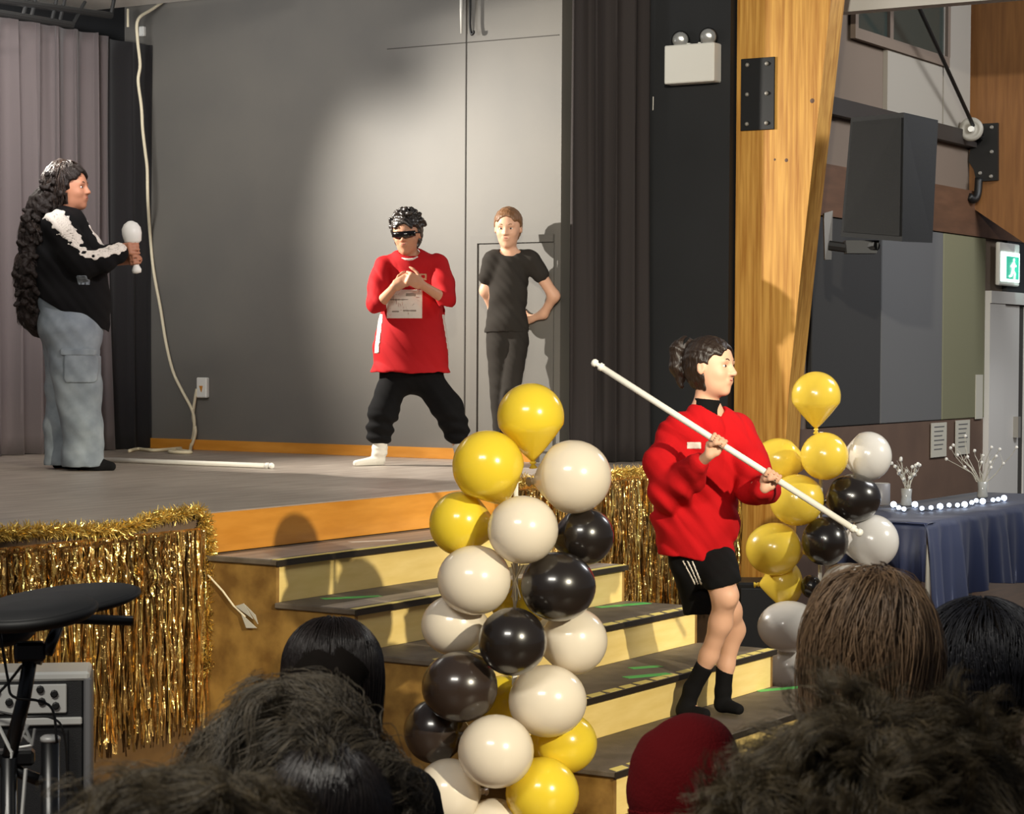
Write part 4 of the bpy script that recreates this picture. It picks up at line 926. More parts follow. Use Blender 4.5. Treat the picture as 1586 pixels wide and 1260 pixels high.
def face_bits(P, c, h, R, brow=None, body=None, eyes=True, mouth=True):
    def T(x, y, z): return c+R@(np.array([x, y, z])*h)
    for sx in (-1, 1):
        if eyes:
            e = P.mb(MB().ball(T(sx*0.125, 0.292, 0.0), (0.058*h, 0.045*h, 0.024*h), R, 14, 10), 'eye', m_eye, body)
            P.mb(MB().ball(T(sx*0.125, 0.322, 0.0), (0.028*h, 0.020*h, 0.024*h), R, 12, 8), 'iris', m_iris, e)
        if brow: P.mb(MB().tube(bez([T(sx*0.05, 0.362, 0.085), T(sx*0.12, 0.36, 0.115), T(sx*0.20, 0.315, 0.09)], 10), (0.012*h), 6), 'eyebrow', brow, body)
    if mouth:
        m = MB().tube(bez([T(-0.085, 0.345, -0.25), T(-0.03, 0.372, -0.235), T(0, 0.374, -0.24), T(0.03, 0.372, -0.235), T(0.085, 0.345, -0.25)], 14), np.r_[0.004, np.full(len(bez([(0, 0, 0)]*5, 14))-2, 0.013), 0.004]*h*1.0, 6)
        m.tube(bez([T(-0.065, 0.343, -0.262), T(0, 0.366, -0.272), T(0.065, 0.343, -0.262)], 12), 0.009*h, 6)
        P.mb(m, 'lips', m_lip, body)
def hand(V, w, d, n, t, sz=1.0, curl=(0.3, 0.35, 0.3), r=0.0078, spread=0.06):
    # wrist w, finger direction d, palm normal n (fingers bend towards n), thumb side t
    d = np.array(d, float); d /= np.linalg.norm(d); n = np.array(n, float); n -= (n@d)*d; n /= np.linalg.norm(n)
    s_ = np.cross(d, n); 
    if s_@np.array(t, float) < 0: s_ = -s_
    V.rb(w+d*0.045*sz, np.array([0.038, 0.046, 0.013])*sz, 0.011*sz, np.array([s_, d, n]).T, k=0.01)
    V.cone(w-d*0.01*sz, w+d*0.03*sz, 0.021*sz, 0.02*sz, k=0.015)
    for i, ln in enumerate((0.92, 1.03, 0.96, 0.76)):
        off = (1.5-i)*0.0195*sz; p = w+d*(0.086-0.004*abs(i-1.2))*sz+s_*off; a = 0; dd = d+s_*spread*(1.5-i)
        for j, seg in enumerate((0.038, 0.025, 0.02)):
            a += curl[j]*(1+0.08*i); q = p+(dd*math.cos(a)+n*math.sin(a))*seg*ln*sz
            V.cone(p, q, r*sz*(1.1-0.08*j), r*sz*(1.02-0.1*j), k=0.003); p = q
    p = w+d*0.022*sz+s_*0.03*sz+n*0.004; 
    for j, (seg, a) in enumerate(((0.036, 0.75), (0.03, 0.35), (0.022, 0.15))):
        q = p+(s_*math.sin(a)+d*math.cos(a)+n*(0.35+0.35*min(1, curl[0])))/1.15*seg*sz; V.cone(p, q, r*1.2*sz, r*(1.1-0.1*j)*sz, k=0.005); p = q
def grip(V, g, pd, dd, rp, sz=1.0, r=0.008, down=0.0):
    # fist closed round a rod: g centre on the rod, pd rod direction, dd from rod axis to the palm
    pd = np.array(pd, float); pd /= np.linalg.norm(pd); dd = np.array(dd, float); dd -= (dd@pd)*pd; dd /= np.linalg.norm(dd); ee = np.cross(pd, dd)
    Rr = rp+r*sz*0.9
    V.rb(g+dd*(Rr+0.009)-ee*0.012, np.array([0.036, 0.030, 0.012])*sz, 0.011*sz, np.array([pd, ee, dd]).T, k=0.01)
    for i in range(4):
        o = pd*(i-1.5)*0.0185*sz; pts = [g+o+Rr*(math.cos(a)*dd+math.sin(a)*ee)*(1.25 if j == 0 else 1.0) for j, a in enumerate((0.35, 1.2, 2.1, 3.0, 3.8))]
        V.chain(pts, [r*sz*1.1, r*sz*1.05, r*sz, r*sz*0.95, r*sz*0.85], k=0.003)
    th = [g+pd*0.030*sz*(-1)+Rr*(math.cos(a)*dd+math.sin(a)*ee)*f+pd*0.012*j for j, (a, f) in enumerate(((-0.6, 1.6), (-1.4, 1.25), (-2.3, 1.1), (-2.9, 1.05)))]
    V.chain(th, [r*1.4*sz, r*1.25*sz, r*1.1*sz, r*0.95*sz], k=0.004)
    return g+dd*(Rr+0.014)-ee*0.055*sz
def hairfn(a, f):
    def fn(X, Y, Z): return a*(np.sin(X*f+2*np.sin(Z*f*0.4))*np.sin(Y*f*1.1+1.5*np.sin(Z*f*0.5+1))+0.6*np.sin(Z*f*0.9+X*f*0.7+Y*f*0.5))
    return fn
def flow(P, f, ph):
    x, y, z = P[:, 0]*f, P[:, 1]*f, P[:, 2]*f
    return np.stack([np.sin(y+ph)+np.cos(z*1.3+ph*2)+0.5*np.sin(x*2.1+z*1.7), np.sin(z*1.1+ph*3)+np.cos(x*1.2+ph)+0.5*np.cos(y*2.3+x), np.sin(x*1.4+ph)+np.cos(y*1.1-ph)+0.5*np.sin(z*2.2+y*1.9)], 1)/1.8
def strands(name, m, parent, c, rad, n, ln, steps, comb, curl, freq, width, seed, stand=0.8, zmin=-0.5, sel=None, grav=0.0, clump=0.0, hug=0.3, locks=0, lockr=0.006):
    r = np.random.default_rng(seed); Dn = r.normal(size=(n*3, 3)); Dn /= np.linalg.norm(Dn, axis=1)[:, None]
    Dn = Dn[Dn[:, 2] > zmin]
    if sel is not None: Dn = Dn[sel(Dn)]
    Dn = Dn[:n]; n = len(Dn); P = np.array(c)+Dn*np.array(rad)*0.98; v = comb(Dn); v = v-(v*Dn).sum(1)[:, None]*Dn; v = v/(np.linalg.norm(v, axis=1)[:, None]+0.05)+Dn*stand; v /= np.linalg.norm(v, axis=1)[:, None]
    Ls = ln*r.uniform(0.6, 1.15, n); pts = [P]; base = P.copy(); ph = r.uniform(0, 1, n)*0.25
    cl = np.round(base/0.022)*0.022
    for k in range(steps):
        fl = flow(cl*clump+P*(1-clump)+np.array([0.011, 0.007, 0.013])*k, freq, seed*1.7)+0.15*r.normal(size=(n, 3))*curl
        v = v+curl*fl*0.5+np.array([0, 0, -grav]); v /= np.linalg.norm(v, axis=1)[:, None]; P = P+v*(Ls/steps)[:, None]
        # stay outside the scalp
        q = (P-np.array(c))/np.array(rad); d = np.linalg.norm(q, axis=1); f = np.where(d < 1.02, 1.02/np.maximum(d, 1e-6), 1)[:, None]; P = np.array(c)+(P-np.array(c))*f
        q = (P-np.array(c))/np.array(rad); d = np.linalg.norm(q, axis=1); dh = np.linalg.norm(q[:, :2], axis=1); hi = q[:, 2] > -0.1
        g = np.where(hi & (d > 1.04), 1+hug*(1.04/np.maximum(d, 1e-6)-1), 1); P = np.array(c)+(P-np.array(c))*g[:, None]
        gh_ = np.where(~hi & (dh > 1.0), 1+hug*0.6*(1.0/np.maximum(dh, 1e-6)-1), 1); P[:, :2] = np.array(c)[:2]+(P[:, :2]-np.array(c)[:2])*gh_[:, None]
        pts.append(P)
    A = np.stack(pts, 1); K = steps+1
    if locks:
        # every guide carries a lock of strands that draw together towards the tip
        G = np.repeat(A, locks, axis=0); n = len(G); o = r.normal(size=(n, 1, 3))*lockr; t = np.linspace(0, 1, K)[None, :, None]
        wv = np.sin(t*r.uniform(3, 9, (n, 1, 1))+r.uniform(0, 6, (n, 1, 1)))*r.normal(size=(n, 1, 3))*lockr*0.5*t
        A = G+o*(1-0.75*t**1.3)+wv; q = (A-np.array(c))/np.array(rad); d = np.linalg.norm(q, axis=2); A = np.array(c)+(A-np.array(c))*np.where(d < 1.0, 1.0/np.maximum(d, 1e-6), 1)[..., None]
    T = np.gradient(A, axis=1); T /= np.linalg.norm(T, axis=2)[..., None]+1e-9
    ref = np.tile(np.array([0.3, 0.5, 0.8]), (n, K, 1)); s1 = np.cross(T, ref); s1 /= np.linalg.norm(s1, axis=2)[..., None]+1e-9; s2 = np.cross(T, s1)
    w = width*np.linspace(1, 0.25, K)[None, :, None]*r.uniform(0.6, 1.3, n)[:, None, None]
    V = np.stack([A+s1*w, A+(-0.5*s1+0.87*s2)*w, A+(-0.5*s1-0.87*s2)*w], 2).reshape(-1, 3)
    i = np.arange(n)[:, None, None]*K*3; k = np.arange(K-1)[None, :, None]*3; j = np.arange(3)[None, None, :]; j2 = (j+1) % 3
    F = np.stack([i+k+j, i+k+j2, i+k+3+j2, i+k+3+j], -1).reshape(-1, 4)
    return link_mesh(name, V, F, m, parent, True)

# ---- performer walking down the steps
W = Person(1090, 1112, z0=0.165, label='performer in red sweater and black shorts walking down the steps with a white pole')
L = W.L; V = Vox((-0.42, -0.75, -0.02), (0.42, 0.35, 1.62), 0.0052)
hc = L(1102, 568, -0.02); HR = hframe(R_(58), R_(2), R_(4)); hh = 0.238
pa, pb_ = L(934, 570, -0.33), L(1318, 816, -0.44); pdv = (pb_-pa)/np.linalg.norm(pb_-pa)
g1 = pa+(pb_-pa)*((1113-934)/384); g2 = pa+(pb_-pa)*((1197-934)/384)
w1 = grip(V, g1, pdv, (-0.15, 1.0, -0.35), 0.0125, 0.92); w2 = grip(V, g2, pdv, (-0.1, 1.0, -0.1), 0.0125, 0.92)
e1, e2 = L(1034, 758, -0.12), L(1166, 752, -0.10)
s1_, s2_ = L(1050, 672, -0.03), L(1140, 668, 0.04)
V.chain([s1_, e1, w1], [0.040, 0.028, 0.021], k=0.02); V.chain([s2_, e2, w2], [0.040, 0.028, 0.021], k=0.02)
V.chain([L(1094, 650), L(1090, 720), L(1085, 830)], [0.08, 0.10, 0.10], k=0.05, flat=(0, 1, 0), q=0.7)
V.cone(s1_, s2_, 0.038, k=0.03)
kn1 = L(1123, 922, -0.14); V.chain([L(1100, 858, -0.02), kn1], [0.076, 0.052], k=0.03); V.chain([kn1, L(1116, 965, -0.10), L(1098, 1015, -0.05), L(1074, 1066, -0.01)], [0.046, 0.043, 0.034, 0.026], k=0.03)
V.ell(L(1129, 925, -0.175), (0.030, 0.022, 0.036), k=0.02)
kn2 = L(1128, 945, 0.05); V.chain([L(1085, 870, 0.06), kn2], [0.07, 0.052], k=0.02); V.chain([kn2, L(1136, 975, 0.10), L(1124, 1030, 0.10), L(1120, 1075, 0.11)], [0.048, 0.044, 0.032, 0.027], k=0.03)
V.chain([L(1068, 1080, 0.0), L(1062, 1096, 0.0), L(1088, 1103, -0.06)], [0.028, 0.026, 0.018], k=0.02)
V.chain([L(1120, 1080, 0.11), L(1120, 1090, 0.11), L(1140, 1096, 0.05)], [0.027, 0.025, 0.018], k=0.02)
V.chain([L(1095, 605, 0.0), L(1092, 650, 0.0)], [0.046, 0.05], k=0.03)
add_head(V, hc, hh, HR); body = W.mesh(V, 'body', m_skin3); face_bits(W, hc, hh, HR, m_hairb, body)
def T_(x, y, z): return hc+HR@(np.array([x, y, z])*hh)
H = Vox(hc-0.2, hc+0.2, 0.0042); hair_base(H, hc, hh, HR, 0.032); hairline(H, hc, hh, HR, 0.32, 0.33)
for sx in (-1, 1): H.ell(T_(sx*0.37, 0.02, -0.08), np.array([0.07, 0.09, 0.13])*hh, HR, k=0.01, op='s')
H.chain([T_(0, -0.36, 0.36), T_(0, -0.52, 0.42)], [0.10*hh, 0.10*hh], k=0.01)
H.chain([T_(0, -0.50, 0.42), T_(0.03, -0.60, 0.30), T_(0.04, -0.62, 0.02), T_(0.02, -0.56, -0.30)], [0.10*hh, 0.15*hh, 0.13*hh, 0.05*hh], k=0.02)
H.disp(hairfn(0.0018, 160)); hr = W.mesh(H, 'hair', m_hairb)
W.mb(MB().lathe([(0.028, -0.008), (0.033, 0), (0.028, 0.008)], c=T_(0, -0.46, 0.40), R=basis(HR@np.array([0, -1, 0.3]))), 'hair_tie', m_blk)
# sweater
S_ = Vox((-0.40, -0.5, 0.55), (0.42, 0.32, 1.34), 0.0058)
S_.chain([L(1094, 668), L(1086, 730), L(1078, 800), L(1078, 850)], [0.115, 0.145, 0.158, 0.148], k=0.05, flat=(0, 1, 0), q=0.80)
S_.cone(L(1052, 668, -0.02), L(1138, 664, 0.04), 0.062, k=0.05)
S_.chain([L(1046, 672, -0.04), L(1028, 716, -0.09), L(1034, 762, -0.12)], [0.068, 0.072, 0.070], k=0.035)
S_.chain([L(1034, 762, -0.12), L(1066, 738, -0.2), (w1*0.75+e1*0.25)], [0.070, 0.062, 0.040], k=0.03)
S_.chain([L(1142, 668, 0.03), L(1162, 712, -0.04), L(1170, 752, -0.10)], [0.064, 0.070, 0.070], k=0.035)
S_.chain([L(1168, 752, -0.10), L(1186, 756, -0.16), w2*0.9+e2*0.1], [0.070, 0.058, 0.042], k=0.02)
S_.cut(L(1080, 862), (-0.10, 0, -1)); S_.ell(L(1098, 634, 0.0), (0.068, 0.068, 0.038), k=0.01, op='s')
S_.disp(folds(0.009, 30, 0.4)); S_.disp(lambda X, Y, Z: 0.010*np.sin((Z+X*0.9)*60)*np.exp(-((X+0.12)**2+(Z-0.90)**2)/0.012))
sw = W.mesh(S_, 'sweater', m_red2)
S2 = S_.shell(L(1076, 690, -0.13), (0.030, 0.12, 0.016)); W.mesh(S2, 'white_print', m_prt, sw)
C = Vox(L(1095, 630)-0.12, L(1095, 630)+0.12, 0.004); C.chain([L(1095, 622, 0), L(1093, 642, 0)], [0.054, 0.066], k=0.01); C.cut(L(1100, 618), (0.1, 0, 1)); W.mesh(C, 'black_collar', m_blk)
Q_ = Vox((-0.25, -0.35, 0.35), (0.25, 0.3, 0.75), 0.005)
Q_.chain([L(1082, 846, 0.0), L(1084, 872, 0.0)], [0.125, 0.118], k=0.03, flat=(0, 1, 0), q=0.85)
Q_.chain([L(1078, 872, 0.03), L(1090, 948, 0.06)], [0.098, 0.080], k=0.03); Q_.chain([L(1104, 866, -0.03), L(1119, 900, -0.12)], [0.092, 0.076], k=0.03)
Q_.cut(L(1085, 952), (0.10, 0.0, -1.0)); 
K_ = Vox((-0.25, -0.35, 0.35), (0.25, 0.3, 0.75), 0.005); K_.rb(L(1128, 935, -0.16), (0.12, 0.12, 0.075), 0.01, basis((-0.3, 0, 1))); Q_.F = np.maximum(Q_.F, -K_.F)
Q_.disp(wob(0.003, 45, 2)); sh = W.mesh(Q_, 'shorts', m_blk)
for i in range(3):
    a = L(1058+i*7, 868, -0.10); b = L(1078+i*4.5, 906, -0.10); R3 = basis(b-a, (1, 0, 0)); W.mesh(Q_.shell((a+b)/2, (0.0042, 0.14, np.linalg.norm(b-a)/2), R3, t=0.002), 'stripe', m_prt, sh)
for pts_, rs in (([L(1092, 1030, -0.045), L(1072, 1066, -0.01), L(1064, 1092, 0.0), L(1060, 1100, 0.0), L(1092, 1105, -0.07)], [0.038, 0.034, 0.034, 0.032, 0.022]),
                 ([L(1123, 1030, 0.10), L(1120, 1070, 0.11), L(1119, 1090, 0.11), L(1144, 1098, 0.04)], [0.037, 0.033, 0.032, 0.022])):
    B_ = Vox(np.min(pts_, 0)-0.06, np.max(pts_, 0)+0.06, 0.004); B_.chain(pts_, rs, k=0.015); B_.cut(pts_[0], pts_[0]-pts_[1]); B_.cut((0, 0, 0.001), (0, 0, -1)); W.mesh(B_, 'sock', m_blk)

# ---- performer in the long red tee and sunglasses
Bp = Person(637, 722, z0=SH, depth=12.35, label='performer in oversized red tee, dark sunglasses and white socks in a wide stance')
L = Bp.L; V = Vox((-0.40, -0.55, -0.02), (0.38, 0.3, 1.55), 0.006)
hc = L(630, 362, -0.03); HR = hframe(R_(-12), R_(-6), R_(-3)); hh = 0.225
wl, wr = L(612, 443, -0.24), L(652, 440, -0.24); el_, er_ = L(588, 470, -0.13), L(688, 462, -0.13)
V.chain([L(600, 416, 0), el_, wl], [0.036, 0.033, 0.022], k=0.02); V.chain([L(674, 414, 0), er_, wr], [0.036, 0.033, 0.022], k=0.02)
hand(V, wl, (0.85, -0.1, 0.5), (0.2, 0.95, -0.1), (0.2, -0.3, 1), 0.9, (1.25, 1.35, 0.9), spread=0.0); hand(V, wr, (-0.85, -0.35, 0.45), (-0.2, 0.9, 0.0), (0, 0, 1), 0.95, (1.1, 1.3, 0.9), spread=0.0)
V.chain([L(636, 412), L(637, 480), L(637, 575)], [0.09, 0.11, 0.11], k=0.05, flat=(0, 1, 0), q=0.7); V.cone(L(604, 414), L(670, 412), 0.034, k=0.03)
V.chain([L(612, 585, 0), L(592, 640, -0.04), L(587, 690, 0.0)], [0.08, 0.055, 0.032], k=0.02); V.chain([L(662, 585, 0), L(694, 634, -0.02), L(710, 690, 0.04)], [0.08, 0.050, 0.030], k=0.02)
V.chain([L(587, 695, 0.0), L(586, 712, 0.0), L(562, 717, -0.07)], [0.028, 0.022, 0.012], k=0.01); V.chain([L(713, 690, 0.04), L(716, 708, 0.04), L(722, 712, -0.06)], [0.03, 0.026, 0.018], k=0.02)
V.chain([L(632, 385, 0.0), L(636, 410, 0.0)], [0.044, 0.05], k=0.03)
add_head(V, hc, hh, HR); body = Bp.mesh(V, 'body', m_skin); face_bits(Bp, hc, hh, HR, None, body, eyes=False)
def T_(x, y, z): return hc+HR@(np.array([x, y, z])*hh)
H = Vox(hc-0.2, hc+0.2, 0.0042); hair_base(H, hc, hh, HR, 0.06); hairline(H, hc, hh, HR, 0.28, 0.29)
rr = np.random.default_rng(11)
for i in range(170):
    d = rr.normal(size=3); d[2] = abs(d[2])*1.0; d /= np.linalg.norm(d); 
    if d[1] > 0.2 and d[2] < 0.68: continue
    c = T_(0, -0.06, 0.17)+HR@(d*np.array([0.38, 0.42, 0.40])*hh); H.ell(c+(c-T_(0, 0, 0.1))*rr.uniform(0, 0.16), np.full(3, rr.uniform(0.009, 0.017)), k=0.004)
H.disp(hairfn(0.002, 210)); Bp.mesh(H, 'hair', mat('dark_curls', rgb(44, 36, 31), 0.38, spec=0.7))
sg = MB()
G = []
for u in np.linspace(-1, 1, 17):
    a = u*1.0; G.append([T_(math.sin(a)*0.36, math.cos(a)*0.30+0.12, z) for z in (-0.095+0.045*abs(u)+0.035*(abs(u) < 0.12), 0.0, 0.085)])
sg.sheet(np.array(G), HR@np.array([0, 0.006, 0])); gs = Bp.mb(sg, 'sunglasses', mat('dark_lens', rgb(16, 10, 9), 0.12, coat=0.5))
for sx in (-1, 1): Bp.mb(MB().tube([T_(sx*0.30, 0.28, 0.03), T_(sx*0.36, 0.05, 0.03), T_(sx*0.345, -0.08, 0.0)], 0.0028, 6), 'glasses_arm', m_bluebk, gs)
S_ = Vox((-0.36, -0.3, 0.48), (0.33, 0.26, 1.24), 0.0056)
S_.chain([L(637, 420), L(640, 470), L(637, 530), L(636, 575)], [0.130, 0.160, 0.190, 0.222], k=0.04, flat=(0, 1, 0), q=0.66)
S_.cone(L(602, 411), L(672, 409), 0.052, k=0.04)
S_.chain([L(596, 412, 0), L(586, 446, -0.07), L(584, 470, -0.12)], [0.060, 0.060, 0.058], k=0.02); S_.chain([L(678, 410, 0), L(687, 440, -0.07), L(691, 462, -0.12)], [0.060, 0.060, 0.058], k=0.02)
S_.F = np.minimum(S_.F, 1e2)
K_ = Vox((-0.36, -0.3, 0.48), (0.33, 0.26, 1.24), 0.0056); K_.rb(L(562, 503, -0.14), (0.17, 0.17, 0.055), 0.01, basis((-0.15, -0.1, 1))); K_.rb(L(712, 495, -0.14), (0.12, 0.17, 0.055), 0.01, basis((0.25, -0.1, 1)))
K2 = Vox((-0.36, -0.3, 0.48), (0.33, 0.26, 1.24), 0.0056); K2.chain([L(637, 470), L(637, 530), L(636, 575)], [0.160, 0.185, 0.215], k=0.04, flat=(0, 1, 0), q=0.66)
S_.F = np.maximum(S_.F, -np.maximum(K_.F, -(K2.F-0.004))); S_.cut(L(636, 576), (0, 0, -1)); S_.ell(L(634, 392, 0), (0.072, 0.08, 0.034), k=0.008, op='s')
S_.disp(folds(0.007, 24, 1.2)); tee = Bp.mesh(S_, 'red_tee', m_red)
pr = Bp.mesh(S_.shell(L(626, 470, -0.14), (0.102, 0.10, 0.082), t=0.0028), 'white_print', m_prt, tee)
for (px, py, hx, hz) in ((618, 464, 0.055, 0.006), (636, 456, 0.03, 0.010), (612, 482, 0.02, 0.006), (634, 481, 0.04, 0.006)):
    Bp.mesh(S_.shell(L(px, py, -0.14), (hx, 0.10, hz), t=0.0045), 'print_mark', mat('grey_print', rgb(150, 138, 126), 0.7), pr)
bd = Bp.mesh(S_.shell(L(655, 428, -0.13), (0.022, 0.09, 0.020), t=0.003), 'badge', mat('tan_badge', rgb(206, 160, 120), 0.6), tee)
Bp.mesh(S_.shell(L(655, 428, -0.13), (0.012, 0.09, 0.011), t=0.005), 'badge_emblem', m_red, bd)
for px, dx in ((590, -0.008), (688, 0.012)):
    a, b = L(px, 486, -0.05), L(px+dx/Bp.s*3, 548, -0.05); Bp.mesh(S_.shell((a+b)/2, (0.014, 0.055, np.linalg.norm(b-a)/2), basis(b-a, (1, 0, 0)), t=0.003), 'side_stripe', m_prt, tee)
C = MB(); ring = [L(634, 397, 0)+np.array([0.070*math.cos(a), 0.074*math.sin(a)-0.004, 0.012*math.cos(2*a)+0.010*math.sin(a)]) for a in np.linspace(0, 2*math.pi, 25)]
Bp.mb(C.tube(ring, 0.0085, 8, cap=False), 'neck_trim', m_prt, tee)
Q_ = Vox((-0.33, -0.3, 0.08), (0.36, 0.3, 0.62), 0.0055)
Q_.cone(L(618, 568), L(656, 568), 0.108, k=0.04, flat=(0, 1, 0), q=0.8); Q_.cone(L(628, 585), L(646, 585), 0.095, k=0.03)
Q_.chain([L(612, 586, 0), L(594, 636, -0.03), L(588, 668, 0.0), L(587, 674, 0)], [0.088, 0.080, 0.070, 0.060], k=0.03)
Q_.chain([L(660, 586, 0), L(694, 632, -0.02), L(706, 664, 0.03), L(709, 672, 0.03)], [0.088, 0.082, 0.072, 0.062], k=0.03)
Q_.disp(lambda X, Y, Z: 0.007*np.sin(Z*95+X*14+Y*9)*np.clip((0.33-Z)/0.1, 0, 1)); Q_.disp(wob(0.003, 40, 3)); Bp.mesh(Q_, 'black_trousers', m_blk)
for pts_ in ([L(589, 674, 0), L(588, 698, 0.0), L(586, 713, 0.01), L(552, 718, -0.09)], [L(710, 672, 0.03), L(714, 694, 0.04), L(716, 708, 0.05), L(718, 714, -0.05)]):
    B_ = Vox(np.min(pts_, 0)-0.06, np.max(pts_, 0)+0.06, 0.004); B_.chain(pts_, [0.046, 0.040, 0.034, 0.020], k=0.02); B_.cut(pts_[0]+(0, 0, 0.012), (0, 0, 1)); B_.cut((0, 0, 0.001), (0, 0, -1)); B_.disp(lambda X, Y, Z: 0.0015*np.sin(Z*170)); Bp.mesh(B_, 'sock', m_sock)

# ---- performer in dark tee at the wall
Kp = Person(790, 716, depth=12.62, z0=SH, label='performer in black tee and leggings leaning at the wall with arms behind back')
L = Kp.L; V = Vox((-0.25, -0.35, -0.02), (0.33, 0.3, 1.55), 0.006)
hc = L(787, 352, -0.02); HR = hframe(R_(-10), R_(-8), 0.0); hh = 0.225
V.chain([L(764, 402, 0), L(752, 450, 0.02), L(764, 480, 0.10), L(785, 486, 0.13)], [0.040, 0.031, 0.024, 0.02], k=0.03)
V.chain([L(822, 402, 0), L(858, 458, 0.01), L(842, 486, 0.08), L(822, 494, 0.12)], [0.040, 0.031, 0.024, 0.02], k=0.03)
hand(V, L(785, 486, 0.13), (1, 0.1, -0.1), (0, 1, 0), (0, 0, 1), 0.8); hand(V, L(822, 494, 0.125), (-1, 0.1, 0.1), (0, 1, 0), (0, 0, 1), 0.8)
V.chain([L(790, 410), L(788, 460), L(786, 520)], [0.075, 0.085, 0.088], k=0.04, flat=(0, 1, 0), q=0.65); V.cone(L(766, 400), L(820, 400), 0.038, k=0.04)
V.chain([L(773, 530, 0), L(772, 610, -0.02), L(776, 700, 0)], [0.064, 0.039, 0.026], k=0.01); V.chain([L(798, 530, 0), L(788, 610, -0.06), L(780, 700, -0.09)], [0.064, 0.039, 0.026], k=0.01)
V.chain([L(788, 372, 0.0), L(789, 398, 0.0)], [0.040, 0.046], k=0.03); add_head(V, hc, hh, HR); body = Kp.mesh(V, 'body', m_skin3); face_bits(Kp, hc, hh, HR, m_hairl, body)
def T_(x, y, z): return hc+HR@(np.array([x, y, z])*hh)
H = Vox(hc-0.2, hc+0.2, 0.0042); hair_base(H, hc, hh, HR, 0.03); hairline(H, hc, hh, HR, 0.34, 0.32); H.disp(hairfn(0.0012, 160)); Kp.mesh(H, 'hair', m_hairl)
S_ = Vox((-0.25, -0.2, 0.70), (0.28, 0.2, 1.30), 0.0052)
S_.chain([L(791, 412), L(787, 450), L(785, 500), L(784, 515)], [0.100, 0.106, 0.112, 0.118], k=0.03, flat=(0, 1, 0), q=0.72); S_.cone(L(766, 401), L(820, 401), 0.048, k=0.035)
S_.chain([L(762, 404, 0), L(754, 428, 0.005)], [0.052, 0.050], k=0.03); S_.chain([L(824, 404, 0), L(838, 424, 0.005)], [0.052, 0.050], k=0.03)
S_.cut(L(785, 514), (0, 0, -1)); S_.ell(L(789, 390, -0.01), (0.062, 0.065, 0.034), k=0.006, op='s'); S_.disp(wob(0.004, 42, 5)); Kp.mesh(S_, 'black_tee', m_charc)
Q_ = Vox((-0.2, -0.25, 0.02), (0.2, 0.2, 0.82), 0.0055); Q_.cone(L(776, 515), L(795, 515), 0.085, k=0.04, flat=(0, 1, 0), q=0.85)
Q_.chain([L(774, 530, 0), L(773, 610, -0.02), L(776, 698, 0)], [0.079, 0.052, 0.036], k=0.012); Q_.chain([L(798, 530, 0), L(790, 610, -0.06), L(781, 698, -0.09)], [0.079, 0.053, 0.036], k=0.012); Q_.disp(wob(0.002, 60, 5)); Kp.mesh(Q_, 'leggings', m_charc)
for pts_ in ([L(776, 695, 0), L(776, 710, 0), L(768, 713, -0.10)], [L(780, 695, -0.09), L(780, 710, -0.09), L(784, 713, -0.19)]):
    B_ = Vox(np.min(pts_, 0)-0.06, np.max(pts_, 0)+0.06, 0.005); B_.chain(pts_, [0.038, 0.034, 0.024], k=0.02); B_.cut((0, 0, 0.001), (0, 0, -1)); Kp.mesh(B_, 'shoe', m_blk)

# ---- performer with long curly hair on the left
Gp = Person(120, 727, z0=SH, label='performer in black sweater and baggy pale jeans with very long curly hair')
L = Gp.L; V = Vox((-0.38, -0.5, -0.02), (0.46, 0.4, 1.72), 0.0065)
hc = L(110, 292, 0); HR = hframe(R_(78), R_(4), 0.0); hh = 0.235
mic0, mic1 = L(212, 420, -0.12), L(203, 352, -0.12); mdv = (mic1-mic0)/np.linalg.norm(mic1-mic0); gm = mic0+(mic1-mic0)*0.52
wA = grip(V, gm, mdv, (-0.55, -0.7, 0), 0.018, 0.95); wB = grip(V, gm+mdv*0.0-mdv*0.055, mdv, (-0.7, 0.6, 0), 0.018, 0.9)
V.chain([L(92, 352, -0.13), L(128, 408, -0.19), wA], [0.055, 0.042, 0.024], k=0.03); V.chain([L(108, 350, 0.13), L(148, 402, 0.08), wB], [0.055, 0.042, 0.024], k=0.03)
V.chain([L(98, 365), L(104, 420), L(110, 500)], [0.12, 0.14, 0.15], k=0.05); V.cone(L(94, 354, -0.11), L(104, 352, 0.11), 0.055, k=0.04)
V.chain([L(110, 510, -0.08), L(120, 600, -0.08), L(124, 705, -0.08), L(128, 718, -0.08), L(158, 722, -0.08)], [0.11, 0.075, 0.04, 0.035, 0.022], k=0.02); V.chain([L(108, 510, 0.08), L(104, 600, 0.08), L(92, 705, 0.08), L(94, 718, 0.08), L(124, 721, 0.08)], [0.11, 0.075, 0.04, 0.035, 0.022], k=0.02)
V.chain([L(104, 315, 0), L(99, 350, 0)], [0.055, 0.062], k=0.03); add_head(V, hc, hh, HR); body = Gp.mesh(V, 'body', m_skin2); face_bits(Gp, hc, hh, HR, m_hairk, body)
def T_(x, y, z): return hc+HR@(np.array([x, y, z])*hh)
H = Vox(L(10, 540)-np.array([0, 0.3, 0]), L(150, 230)+np.array([0, 0.3, 0]), 0.006)
hair_base(H, hc, hh, HR, 0.07); hairline(H, hc, hh, HR, 0.38, 0.40)
H.chain([T_(0, -0.30, 0.0), L(70, 320, 0), L(54, 370, 0), L(50, 430, 0), L(52, 490, 0), L(58, 512, 0)], [0.085, 0.085, 0.075, 0.078, 0.07, 0.035], k=0.04, flat=(0, 1, 0), q=1.3)
